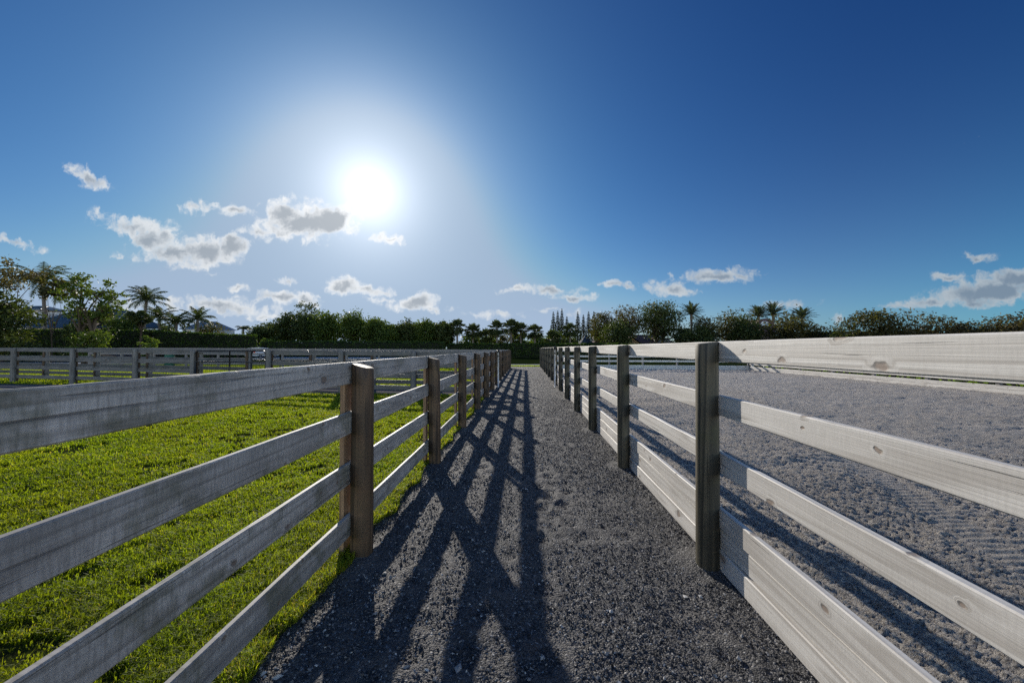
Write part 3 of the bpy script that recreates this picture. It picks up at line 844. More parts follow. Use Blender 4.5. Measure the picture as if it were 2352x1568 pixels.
def palm(label, uc, vc, Y, L, seed, nf=20, mat='palm', lean=0.4, name='coconut_palm', group=None, ll=0.75, emin=-0.5, emax=1.35, droop=1.3, tr=0.15, base=0.0, wind=0.0, vee=0.2):
    r = np.random.default_rng(seed + 900)
    c = at(uc, vc, Y)
    root = thing(name, label, 'palm tree', (c.x + lean, Y, base), group)
    h = c.z - base
    b = MB()
    pts = [(-lean * (t ** 1.6), 0.0, -0.2 + (h + 0.2) * t) for t in np.linspace(0, 1, 12)]
    b.tube(pts, [tr * (1.35 - 0.5 * t + (0.25 if t > 0.9 else 0)) * (1 + 0.05 * (i % 2)) for i, t in enumerate(np.linspace(0, 1, 12))], 9)
    obj('trunk', b.mesh('trunk', M['palmbark'], True), root)
    b = MB()
    for k in range(nf):
        f = (k + 0.5) / nf
        e0 = emin + (emax - emin) * f ** 0.8 + r.normal(0, 0.1)
        az = k * 2.399 + r.normal(0, 0.2)
        frond(b, (-lean + 0.08 * math.cos(az), 0.08 * math.sin(az), h), az, e0, L * r.uniform(0.85, 1.1), droop * r.uniform(0.7, 1.2) * (1 if e0 > 0 else 0.8), ll, r, vee=vee)
    obj('crown', b.mesh('crown', M[mat]), root)
    return root

def sabal(label, uc, vtop, Y, seed, rad=1.75, mat='palm', group=None, base=0.0):
    r = np.random.default_rng(seed + 1300)
    c = at(uc, vtop, Y); top = c.z - base; h = top - rad * 0.95
    root = thing('sabal_palm', label, 'palm tree', (c.x, Y, base), group)
    b = MB(); b.tube([(0, 0, -0.2), (0.03, 0, h * 0.5), (0, 0, h)], [0.24, 0.19, 0.2], 9)
    obj('trunk', b.mesh('trunk', M['palmbark'], True), root)
    b = MB(); tris = []
    for k in range(64):
        el = -0.95 + 2.5 * r.random() ** 0.85; az = r.random() * 6.283
        d = np.array([math.cos(el) * math.cos(az), math.cos(el) * math.sin(az), math.sin(el)])
        pl_ = rad * r.uniform(0.42, 0.62)
        o = np.array([0, 0, h]); e = o + d * pl_
        s = np.cross(d, [0, 0, 1.0]); s /= np.linalg.norm(s) + 1e-9
        nrm = np.cross(s, d)
        b.tube([o, e], 0.014, 3, cap=False)
        fl = rad * r.uniform(0.45, 0.6)
        for a in np.linspace(-1.75, 1.75, 15):
            dd = d * math.cos(a) + s * math.sin(a) + nrm * 0.12 * abs(a); 
            l = fl * (1 - 0.16 * abs(a)) * r.uniform(0.85, 1.1)
            tip = e + dd * l + np.array([0, 0, -0.22 * l * r.uniform(0.5, 1.5)])
            w_ = (s * math.cos(a) - d * math.sin(a)) * 0.055
            m_ = e + dd * l * 0.6
            tris.append([e, m_ + w_, tip]); tris.append([e, tip, m_ - w_])
    b.addq(np.array(tris), 3)
    obj('crown', b.mesh('crown', M[mat]), root)
    return root

def norfolk(label, u, vtop, Y, seed, R0=2.1, group=None, base=0.0):
    r = np.random.default_rng(seed + 1700)
    c = at(u, vtop, Y); h = c.z - base
    root = thing('norfolk_pine', label, 'pine tree', (c.x, Y, base), group)
    b = MB(); b.tube([(0, 0, -0.2), (0, 0, h * 0.5), (0, 0, h)], [0.22, 0.14, 0.03], 7)
    obj('trunk', b.mesh('trunk', M['bark'], True), root)
    b = MB(); q = []
    zs = np.linspace(h * 0.12, h * 0.985, int(h / 0.50))
    for z in zs:
        f = (z / h); L = R0 * (1 - f) ** 0.75 * 0.95 + 0.12
        for k in range(6):
            az = k * math.pi / 3 + z * 3.1 + r.normal(0, 0.12)
            l = L * r.uniform(0.8, 1.1); el = 0.22 + 0.4 * f
            d = np.array([math.cos(az) * math.cos(el), math.sin(az) * math.cos(el), math.sin(el)])
            s = np.array([-math.sin(az), math.cos(az), 0])
            o = np.array([0, 0, z]); e = o + d * l + np.array([0, 0, 0.10 * l])
            w_ = 0.15 + 0.03 * l
            for ax in (s, np.cross(s, d)):
                m1 = o + (e - o) * 0.35; m2 = o + (e - o) * 0.8
                q.append([m1 - ax * w_ * 0.6, m2 - ax * w_, e, m2 + ax * w_])
                q.append([o - ax * 0.03, m1 - ax * w_ * 0.6, m2 + ax * w_, o + ax * 0.03])
    b.addq(np.array(q), 4)
    obj('crown', b.mesh('crown', M['conifer']), root)
    return root

def hedge(label, p0, p1, h0, h1, w, mat, seed, dens=55, size=0.10, base=None, group=None, name='hedge'):
    r = np.random.default_rng(seed + 2100)
    p0 = np.array(p0, float); p1 = np.array(p1, float); d = p1 - p0; L = np.hypot(*d); d /= L; nrm = np.array([-d[1], d[0]])
    o_ = np.array([p0[0], p0[1], 0.0])
    b = MB()
    n = max(6, int(L / 1.0))
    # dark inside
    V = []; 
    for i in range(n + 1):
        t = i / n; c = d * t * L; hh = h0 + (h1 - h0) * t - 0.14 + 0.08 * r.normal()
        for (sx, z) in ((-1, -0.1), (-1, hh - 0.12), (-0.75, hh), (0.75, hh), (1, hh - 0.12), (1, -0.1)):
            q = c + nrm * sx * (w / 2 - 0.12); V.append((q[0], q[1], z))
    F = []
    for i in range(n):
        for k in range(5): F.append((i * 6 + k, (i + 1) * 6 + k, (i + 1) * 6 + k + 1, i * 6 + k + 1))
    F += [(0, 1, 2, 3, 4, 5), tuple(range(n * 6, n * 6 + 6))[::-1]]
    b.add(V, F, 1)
    def surf(k, f):
        t = r.random(k); c = d[None] * (t * L)[:, None]
        hh = (h0 + (h1 - h0) * t)
        bump = 0.16 * (fbm(t * L * 1.1 + seed, t * 0, 3) - 0.5)
        if f == 'top':
            s = r.uniform(-1, 1, k); q = c + nrm[None] * (s * w / 2)[:, None]; z = hh + bump - 0.10 * s ** 4 + r.normal(0, 0.045, k)
        else:
            q = c + nrm[None] * (f * (w / 2 + r.normal(0, 0.05, k)))[:, None]; z = r.random(k) * (hh + bump * 0.5)
        return np.stack([q[:, 0], q[:, 1], z], 1)
    pts = np.concatenate([surf(int(L * w * dens * 1.6), 'top'), surf(int(L * h0 * dens), -1), surf(int(L * h0 * dens * 0.6), 1)])
    e = np.stack([np.zeros(int(h0 * w * dens)), r.uniform(-w / 2, w / 2, int(h0 * w * dens)), r.random(int(h0 * w * dens)) * h0], 1)
    for tt in (0, L):
        c = d * tt; pts = np.concatenate([pts, np.stack([c[0] + nrm[0] * e[:, 1], c[1] + nrm[1] * e[:, 1], e[:, 2]], 1)])
    b.addq(leaf_cards(pts, size, r, 0.2, 0.6), 4, 0)
    o = obj(name, b.mesh(name, [M[mat], M['core']]), None, (o_[0], o_[1], float(gz(o_[0])) if base is None else base))
    return tag(o, label, 'hedge', group)

# hedges
hp0 = at(-60, 800, 46); hp1 = at(345, 800, 50); hp2 = at(582, 800, 62)
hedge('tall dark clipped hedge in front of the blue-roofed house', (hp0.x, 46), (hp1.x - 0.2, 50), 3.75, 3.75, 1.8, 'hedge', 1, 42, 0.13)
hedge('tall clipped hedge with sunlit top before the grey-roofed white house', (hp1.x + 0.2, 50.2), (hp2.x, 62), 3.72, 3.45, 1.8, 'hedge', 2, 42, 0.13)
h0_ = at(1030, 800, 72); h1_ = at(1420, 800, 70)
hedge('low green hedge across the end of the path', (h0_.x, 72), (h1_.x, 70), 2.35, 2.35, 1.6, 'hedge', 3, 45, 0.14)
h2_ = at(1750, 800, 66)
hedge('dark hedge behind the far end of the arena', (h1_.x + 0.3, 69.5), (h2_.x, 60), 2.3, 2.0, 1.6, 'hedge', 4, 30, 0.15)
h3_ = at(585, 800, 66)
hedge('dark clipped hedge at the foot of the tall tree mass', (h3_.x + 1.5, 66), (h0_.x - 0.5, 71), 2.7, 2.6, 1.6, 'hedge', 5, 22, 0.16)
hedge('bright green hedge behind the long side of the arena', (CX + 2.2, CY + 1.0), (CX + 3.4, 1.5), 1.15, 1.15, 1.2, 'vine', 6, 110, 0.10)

# left group of trees
G1 = 'trees around the blue-roofed house'
bushy('big dark tree at the left edge, cut off by the frame', -95, 46, 640, 38, 'leaf_dark', 1, 9000, 0.17, 26, low=0.06, group=G1)
bushy('thin high spray of branches above the big dark tree at the left edge', -60, 82, 585, 41, 'leaf_brown', 2, 1700, 0.16, 9, low=0.62, sparse=0.34, trk=0.5, group=G1)
palm('tallest coconut palm, beside the blue roof', 99, 650, 51, 4.0, 1, 22, lean=0.5, group='coconut palms on the left', ll=0.95, tr=0.19)
bushy('airy many-stemmed tree in front of the blue roof', 138, 268, 622, 37, 'leaf_mid', 3, 2700, 0.15, 20, low=0.42, trunk_h=0.34, trunks=2, sparse=0.24, round_=0.7, group=G1)
bushy('leafy lower tree with glowing leaves at the foot of the airy tree', 172, 246, 752, 36, 'leaf_mid', 4, 1700, 0.14, 16, low=0.05, group=G1)
bushy('leaf-laden low branch tree crossing the tallest coconut palm', 80, 165, 632, 40, 'leaf_olive', 50, 1500, 0.16, 9, low=0.72, trk=0.3, group=G1)
bushy('dark round bush under the blue roof, left of the airy tree', 150, 212, 733, 41, 'leaf_dark', 5, 2600, 0.15, 12, low=0.05, name='bush', cat='bush')
bushy('small dark bush at the foot of the big left tree', -10, 68, 770, 36, 'leaf_dark', 6, 2000, 0.13, 10, low=0.02, name='bush', cat='bush')
bushy('brown-tinged tree behind the airy tree', 208, 268, 706, 58, 'leaf_brown', 7, 1800, 0.2, 12, low=0.1, group=G1)
bushy('clipped dome of foliage above the hedge', 250, 309, 718, 53, 'leaf_mid', 8, 4200, 0.15, 16, low=0.12, round_=1.15, name='bush', cat='bush')
bushy('dark spreading tree with a thick bare trunk before the hedge', 296, 352, 716, 47, 'leaf_dark', 9, 2200, 0.17, 10, low=0.72, trunk_h=0.62, group=G1)
bushy('light green feathery shrub before the hedge', 319, 354, 766, 44, 'leaf_light', 10, 1800, 0.10, 8, low=0.10, name='bush', cat='bush')
palm('coconut palm with curved pale trunk beside the bare-trunked tree', 337, 688, 57, 3.1, 2, 21, lean=-0.6, group='coconut palms on the left', ll=0.9)
palm('coconut palm hanging just right of the curved-trunk palm', 366, 728, 60, 2.7, 3, 19, lean=0.1, group='coconut palms on the left')
palm('low coconut palm left of the grey roof', 405, 740, 58, 2.4, 4, 19, lean=0.1, group='coconut palms on the left')
palm('coconut palm in front of the grey-roofed white house', 454, 734, 62, 2.8, 5, 19, lean=0.0, group='coconut palms on the left')
bushy('dark undergrowth tree behind the coconut palms', 300, 412, 735, 66, 'leaf_dark', 11, 3000, 0.22, 16, low=0.05)
bushy('rounded olive tree right of the grey-roofed house', 458, 528, 742, 70, 'leaf_olive', 12, 2600, 0.2, 14, low=0.05)
palm('small far palm with drooping leaves beyond the hedge end', 559, 757, 95, 2.0, 6, 12, lean=0.0, droop=2.2, name='drooping_palm', emin=0.4)
bushy('low sunlit bush between hedge end and tree mass', 594, 626, 776, 69, 'leaf_light', 13, 900, 0.16, 8, low=0.02, name='bush', cat='bush')

# tree mass left of the path end
G2 = 'dark trees massed left of the path end'
mass = [
    ('roundish tree at the left end of the tree mass', 574, 640, 743, 84, 'leaf_dark'),
    ('second tree of the mass with a ragged dark crown', 628, 692, 716, 82, 'leaf_dark'),
    ('dense tree under the tallest crown', 682, 742, 722, 80, 'leaf_dark'),
    ('bushy tree right of the tallest crown', 716, 790, 717, 79, 'leaf_mid'),
    ('broad tree at the centre of the dark tree mass', 776, 846, 719, 78, 'leaf_mid'),
    ('tree with a pale green top in the dark tree mass', 832, 888, 726, 78, 'leaf_mid'),
    ('lower tree in the dip of the tree mass', 872, 925, 743, 77, 'leaf_mid'),
    ('tree rising again after the dip of the mass', 912, 968, 736, 78, 'leaf_dark'),
    ('tree with feathery top near the mass right end', 952, 1008, 733, 78, 'leaf_mid'),
    ('tree at the right end of the mass beside the first sabal palm', 994, 1046, 740, 79, 'leaf_dark')]
for i, (lb, a_, b_, vt, Y, mt) in enumerate(mass):
    bushy(lb, a_, b_, vt, Y, mt, 20 + i, 5600, 0.24, 32, low=0.0, group=G2, depth=7.5, sparse=0.38)
bushy('tallest tree of the mass with lofty separate tufts', 672, 738, 688, 86, 'leaf_dark', 40, 1500, 0.22, 12, low=0.35, trunk_h=0.45, sparse=0.24, group=G2)

# sabal palms and the trees behind them
G3 = 'sabal palms behind the hedge'
sab = [
    (1050, 731, 'tall sabal palm at the left end of the sabal row'), (1086, 741, 'sabal palm second from the left, with a thick trunk'),
    (1117, 752, 'smallest sabal palm in the row'), (1141, 733, 'slender sabal palm with a clear round head against the sky'),
    (1174, 731, 'tall sabal palm above the left path fence end'), (1196, 738, 'dark sabal palm crowding the tall one above the path'),
    (1228, 742, 'pale green sabal palm at the centre of the path end'), (1270, 755, 'low sabal palm below the left pine group'),
    (1309, 739, 'tall sabal palm left of the dark pyramid roof')]
for i, (u, vt, lb) in enumerate(sab):
    sabal(lb, u, vt, 77 + (i % 3), i, 1.9, group=G3)
G4 = 'pale trees behind the sabal palms'
for i, (a_, b_, vt, mt, lb) in enumerate([
    (1062, 1110, 768, 'leaf_mid', 'green bush-like tree between the first sabal palms'),
    (1100, 1142, 771, 'leaf_light', 'pale green tree under the smallest sabal palm'),
    (1132, 1190, 752, 'leaf_olive', 'yellowish tree behind the slender sabal palm'),
    (1172, 1222, 760, 'leaf_mid', 'green tree behind the crowded sabal palms'),
    (1206, 1258, 766, 'leaf_light', 'bright pale green tree at the centre of the path end'),
    (1246, 1296, 760, 'leaf_mid', 'green tree right of the path centre under the low sabal palm'),
    (1286, 1336, 770, 'leaf_dark', 'very dark tree left of the pyramid roof')]):
    bushy(lb, a_, b_, vt, 86, mt, 60 + i, 2200, 0.22, 14, low=0.02, group=G4)
bushy('hazy dark thicket far behind the sabal palms', 1036, 1150, 764, 110, 'leaf_dark', 75, 2500, 0.3, 18, low=0.02, depth=6)
G5 = 'norfolk pines on the skyline'
for i, (u, vt, lb) in enumerate([(1271, 716, 'leftmost norfolk pine of the left trio'), (1281, 714, 'thin middle norfolk pine of the left trio'), (1290.5, 709, 'tallest norfolk pine on the skyline'),
    (1302, 727, 'short norfolk pine right of the tallest one'), (1327, 716, 'norfolk pine first in the right-hand group'), (1340, 723, 'shortest norfolk pine of the right-hand group'),
    (1352, 715, 'norfolk pine above the pyramid roof'), (1364, 715, 'norfolk pine nearest the broadleaf trees')]):
    norfolk(lb, u, vt, 112 + i % 3, i, 1.9, group=G5)

# trees right of the path
G6 = 'trees around the tile-roofed house'
for i, (a_, b_, vt, Y, mt, low, n, lb) in enumerate([
    (1358, 1402, 712, 92, 'leaf_olive', 0.25, 2200, 'upright olive tree right of the norfolk pines'),
    (1381, 1452, 735, 84, 'leaf_dark', 0.08, 3200, 'low dark tree over the tile roof'),
    (1406, 1470, 702, 88, 'leaf_brown', 0.35, 2400, 'brownish tree left of the broad crowned tree'),
    (1456, 1574, 689, 86, 'leaf_dark', 0.32, 5200, 'broad crowned tree with a forked trunk, largest on the right'),
    (1548, 1582, 745, 82, 'leaf_dark', 0.05, 1500, 'dark tree under the lone date palm'),
    (1586, 1648, 728, 80, 'leaf_olive', 0.04, 2600, 'olive tree right of the lone date palm'),
    (1560, 1640, 755, 76, 'leaf_dark', 0.02, 2600, 'dark thick shrub tree behind the nearest arena post'),
    (1642, 1738, 712, 80, 'leaf_olive', 0.04, 4600, 'wide rough tree left of the arched house'),
    (1688, 1742, 722, 74, 'leaf_dark', 0.04, 2400, 'dark tree touching the arched house'),
    (1762, 1872, 728, 70, 'leaf_olive', 0.03, 4600, 'yellow green spreading tree right of the arched house')]):
    bushy(lb, a_, b_, vt, Y, mt, 80 + i, int(n * 1.6), 0.21, 28, low=low, trunk_h=max(0.2, low), group=G6, trunks=2 if 'forked' in lb else 1, sparse=0.33, round_=1.1, depth=8)
G7 = 'trees beyond the long arena side'
for i, (a_, b_, vt, Y, mt, low, n, lb) in enumerate([
    (1864, 1926, 742, 66, 'leaf_brown', 0.05, 1000, 'half bare grey shrub right of the yellow green tree'),
    (1922, 1968, 748, 60, 'palm', 0.02, 1300, 'dark palm-like bush left of the flat-topped tree'),
    (1946, 2050, 716, 58, 'leaf_olive', 0.15, 4200, 'flat-topped olive tree with sky showing through'),
    (2042, 2146, 718, 56, 'leaf_brown', 0.08, 1900, 'half bare brown tree right of the flat-topped tree'),
    (2132, 2212, 733, 54, 'leaf_brown', 0.04, 2300, 'first brown bush of the right-hand treeline'),
    (2196, 2280, 738, 52, 'leaf_brown', 0.04, 2300, 'middle brown bush of the right-hand treeline'),
    (2262, 2336, 732, 50, 'leaf_brown', 0.04, 2300, 'third brown bush of the right-hand treeline'),
    (2306, 2420, 716, 49, 'leaf_brown', 0.04, 2600, 'taller brown tree cut off by the right edge')]):
    bushy(lb, a_ - 4, b_ + 4, vt - 3, Y, mt, 110 + i, int(n * 1.4), 0.17, 20, low=low, group=G7, sparse=0.32, depth=6, round_=1.1)
hedge('dark thicket under the right-hand treeline', (at(1850, 800, 68).x, 68), (at(2480, 800, 47).x, 47), 4.2, 3.9, 1.8, 'leaf_dark', 9, 25, 0.16, base=0.0)
G8 = 'date palms on the right skyline'
for i, (u, vt, L, lb) in enumerate([(1588, 722, 2.9, 'lone date palm right of the broad crowned tree'), (1742, 726, 2.6, 'left date palm over the arched house'),
    (1776, 722, 2.9, 'right date palm over the arched house, tallest of the pair'), (1842, 730, 2.7, 'date palm rising behind the yellow green tree')]):
    palm(lb, u, vt, 84, L * 1.04, 20 + i, 34, 'datepalm', 0.0, 'date_palm', G8, ll=0.55, emin=-0.1, emax=1.45, droop=0.75, tr=0.24, vee=0.5)
norfolk('small pine left of the rightmost date palm', 1807, 722, 90, 30, 1.5)
norfolk('slim pine touching the rightmost date palm', 1822, 713, 90, 31, 1.5)

# ------------------------------------------------------------------ houses
def quad(mb, a, b, c, d, mi=0): mb.add([a, b, c, d], [(0, 1, 2, 3)], mi)

def hip_roof(mb, x0, x1, y0, y1, ze, zr, inset, seam=0.45, mi=0, ms=1, over=0.0, seams=True):
    ym = (y0 + y1) / 2
    E = [(x0, y0, ze), (x1, y0, ze), (x1, y1, ze), (x0, y1, ze)]; A = (x0 + inset, ym, zr); B = (x1 - inset, ym, zr)
    mb.add(E + [A, B], [(0, 1, 5, 4), (1, 2, 5), (2, 3, 4, 5), (3, 0, 4)], mi)
    mb.add([(x0, y0, ze - 0.12), (x1, y0, ze - 0.12), (x1, y0, ze), (x0, y0, ze)], [(0, 1, 2, 3)], ms)
    if not seams: return
    for x in np.arange(x0 + seam, x1, seam):
        t = min(1.0, (x - x0) / inset, (x1 - x) / inset)
        p = Vector((x, y0, ze + 0.03)); q = Vector((x, y0 + (ym - y0) * t, ze + (zr - ze) * t + 0.03))
        mb.tube([p, q], 0.03, 4, ms, cap=False)
    for s, e in ((E[0], A), (E[1], B), (A, B)):
        mb.tube([s, e], 0.09, 5, ms, cap=False)

# blue-roofed house
Y = 58
e0 = at(49, 748, Y); e1 = at(255, 750, Y); rz_ = at(100, 714, Y + 5).z
root = thing('house', 'white house with blue standing-seam roof and small tower', 'house', ((e0.x + e1.x) / 2, Y, 0))
ox = (e0.x + e1.x) / 2; hw = (e1.x - e0.x) / 2; ze = e0.z
b = MB(); b.box((0, 5.0, ze / 2 - 0.1), (2 * hw - 1.2, 9, ze - 0.2)); b.box((-hw - 3, 9, ze / 2), (9, 6, ze - 0.3)); obj('wall', b.mesh('wall', M['white']), root)
b = MB(); hip_roof(b, -hw, hw, 0, 10, ze, rz_, 2.6); 
hip_roof(b, -hw - 9, -hw + 2.5, 4.5, 13, ze + 0.1, rz_ - 0.1, 3.0)
# flared skirt of the roof
quad(b, (-hw - 0.7, -0.8, ze - 0.35), (hw + 0.7, -0.8, ze - 0.35), (hw, -0.01, ze + 0.02), (-hw, -0.01, ze + 0.02), 0)
for x in np.arange(-hw - 0.4, hw + 0.5, 0.45): b.tube([(x, -0.8, ze - 0.32), (x, 0, ze + 0.05)], 0.03, 4, 1, cap=False)
obj('roof', b.mesh('roof', [M['blue_roof'], M['blue_seam']]), root)
t0 = at(58, 712, Y + 8); t1 = at(112, 712, Y + 8); tx = (t0.x + t1.x) / 2 - ox; tw = t1.x - t0.x
b = MB(); zt = t0.z; b.box((tx - 0.8, 9, (zt + ze) / 2), (tw - 0.6, 3.4, zt - ze)); b.box((tx + tw * 0.9, 9, (ze + zt - 1.3) / 2), (tw * 1.3, 3.2, zt - 1.3 - ze)); obj('tower', b.mesh('tower', M['white']), root)
b = MB(); hip_roof(b, tx - tw * 0.75, tx + tw * 0.55, 6.6, 11.4, zt, zt + 0.75, 1.6, seam=0.45); obj('tower_roof', b.mesh('tower_roof', [M['blue_roof'], M['blue_seam']]), root)
b = MB()
for x in np.arange(tx + tw * 0.35, tx + tw * 1.5, 0.22): b.box((x, 7.3, zt - 1.0), (0.06, 0.06, 0.7))
b.box((tx + tw * 0.92, 7.3, zt - 0.62), (tw * 1.2, 0.08, 0.08)); obj('railing', b.mesh('railing', M['white']), root)
b = MB(); b.box((tx - 1.4, 7.25, zt - 0.75), (0.9, 0.08, 0.8)); b.box((tx - 0.1, 7.25, zt - 0.75), (0.7, 0.08, 0.8)); obj('window', b.mesh('window', M['glass']), root)

# grey-roofed white house
Y = 90
e0 = at(411, 755, Y); e1 = at(481, 755, Y); rz_ = at(440, 739, Y + 4).z; ox = (e0.x + e1.x) / 2; hw = (e1.x - e0.x) / 2; ze = e0.z
root = thing('house', 'small white house with grey hipped metal roof behind the hedge', 'house', (ox, Y, 0))
b = MB(); b.box((0, 4.5, ze / 2 - 0.05), (2 * hw - 0.7, 8, ze - 0.1)); obj('wall', b.mesh('wall', M['white']), root)
b = MB(); hip_roof(b, -hw, hw, 0, 9, ze, rz_, 1.8, 0.5); obj('roof', b.mesh('roof', [M['grey_roof'], M['blue_seam']]), root)
for x in (-hw * 0.45, hw * 0.2):
    b = MB(); b.box((x, 0.46, ze - 1.15), (0.75, 0.1, 1.5)); w_ = obj('window', b.mesh('window', M['glass']), root)

# dark pyramid roof
Y = 95
a0 = at(1345, 771, Y); e0 = at(1322, 792, Y); e1 = at(1366, 792, Y)
root = thing('pavilion', 'pavilion under a dark ribbed pyramid roof', 'pavilion', (a0.x, Y, 0))
b = MB(); n = 12; rr = (e1.x - e0.x) / 2
ring = [(rr * math.cos(2 * math.pi * k / n + 0.26), rr * math.sin(2 * math.pi * k / n + 0.26), e0.z) for k in range(n)]
b.add(ring + [(0, 0, a0.z)], [(k, (k + 1) % n, n) for k in range(n)], 0)
for k in range(n): b.tube([ring[k], (0, 0, a0.z)], 0.03, 4, 1, cap=False)
obj('roof', b.mesh('roof', [M['dark_roof'], M['blue_seam']]), root)
b = MB(); b.tube([(0, 0, -0.1), (0, 0, e0.z - 0.02)], rr * 0.85, 12); obj('wall', b.mesh('wall', M['tanwall']), root)

# tile-roofed house
Y = 92
e0 = at(1359, 790, Y); e1 = at(1560, 788, Y); rz_ = at(1380, 776, Y + 4).z; ox = (e0.x + e1.x) / 2; hw = (e1.x - e0.x) / 2; ze = e0.z
root = thing('house', 'tan house with brown clay tile roof and gable', 'house', (ox, Y, 0))
b = MB(); b.box((0, 5, ze / 2 - 0.05), (2 * hw - 1, 9, ze - 0.1))
g0 = at(1425, 790, Y - 2).x - ox; g1 = at(1478, 790, Y - 2).x - ox; gzp = at(1450, 773, Y - 2).z
b.add([(g0 + 0.4, -2, -0.1), (g1 - 0.4, -2, -0.1), (g1 - 0.4, -2, ze - 0.2), ((g0 + g1) / 2, -2, gzp - 0.3), (g0 + 0.4, -2, ze - 0.2)], [(0, 1, 2, 3, 4)])
b.box(((g0 + g1) / 2, -0.7, ze / 2 - 0.1), (g1 - g0 - 1.0, 2.5, ze - 0.4))
obj('wall', b.mesh('wall', M['tanwall']), root)
b = MB(); hip_roof(b, -hw, hw, 0, 10, ze, rz_ + 0.8, 3.5, seams=False)
gm = (g0 + g1) / 2
quad(b, (g0, -2.3, ze - 0.3), (gm, -2.3, gzp), (gm, 4, gzp), (g0, 4, ze - 0.3)); quad(b, (gm, -2.3, gzp), (g1, -2.3, ze - 0.3), (g1, 4, ze - 0.3), (gm, 4, gzp))
b.box((at(1496, 780, Y).x - ox, 2.2, ze + 0.9), (1.6, 1.2, 2.0)) if False else None
obj('roof', b.mesh('roof', [M['tile_roof'], M['tile_roof']]), root)
dx = at(1524, 778, Y).x - ox
b = MB(); b.box((dx, 2.0, ze + 0.55), (3.4, 2.4, 1.5)); obj('dormer', b.mesh('dormer', simple('pale_dormer', (0.34, 0.34, 0.30), 0.8, var=0.3)), root)
b = MB(); b.box((dx, 2.0, ze + 1.36), (3.9, 2.9, 0.12)); obj('dormer_roof', b.mesh('dormer_roof', M['tile_roof']), root)
cx_ = at(1373, 778, Y).x - ox
b = MB(); b.box((cx_, 4, rz_ + 0.1), (0.6, 0.6, 1.6)); obj('chimney', b.mesh('chimney', M['tanwall']), root)

# arched house
Y = 82
c0 = at(1737, 745, Y); c1 = at(1781, 745, Y); tz = at(1757, 731, Y).z; ox = (c0.x + c1.x) / 2; hw = (c1.x - c0.x) / 2
root = thing('house', 'purple brown house with arched gable and half-round window', 'house', (ox, Y, 0))
n = 16; prof = [(hw * math.cos(math.pi * k / n), tz - hw * 0.9 + hw * 0.9 * math.sin(math.pi * k / n)) for k in range(n + 1)]
V = [(x, 0, z) for x, z in prof] + [(-hw, 0, -0.1), (hw, 0, -0.1)] + [(x, 7, z) for x, z in prof] + [(-hw, 7, -0.1), (hw, 7, -0.1)]
m_ = n + 3
b = MB(); b.add(V, [tuple(range(m_)), tuple(range(m_, 2 * m_))[::-1]] + [(k, m_ + k, m_ + (k + 1) % m_, (k + 1) % m_) for k in range(m_)])
obj('wall', b.mesh('wall', simple('purple_brown_wall', (0.12, 0.075, 0.085), 0.9, var=0.5, sc=4)), root)
wz = at(1754, 748, Y).z; wx = at(1756, 748, Y).x - ox; wr = 0.9
b = MB(); b.add([(wx + wr * math.cos(math.pi * k / 12), -0.05, wz + wr * math.sin(math.pi * k / 12)) for k in range(13)], [tuple(range(13))]); w_ = obj('window', b.mesh('window', simple('pale_pane', (0.55, 0.62, 0.68), 0.3)), root)
b = MB(); b.tube([(wx + wr * math.cos(math.pi * k / 12), -0.06, wz + wr * math.sin(math.pi * k / 12)) for k in range(13)], 0.06, 5); obj('frame', b.mesh('frame', M['white']), w_)
b = MB(); r_ = np.random.default_rng(5); frond(b, (0, 0, 0), math.pi, 1.1, 1.7, 2.0, 0.35, r_); frond(b, (0, 0, 0), 0.3, 1.0, 1.3, 1.8, 0.3, r_)
b.tube([(0, 0, -6), (0, 0, 0)], 0.06, 5)
o = obj('small_palm', b.mesh('small_palm', M['vine']), None, (ox + wx + 0.4, Y - 1.2, wz - 0.2))
tag(o, 'bright yellow green palm leaf before the half-round window', 'palm tree')

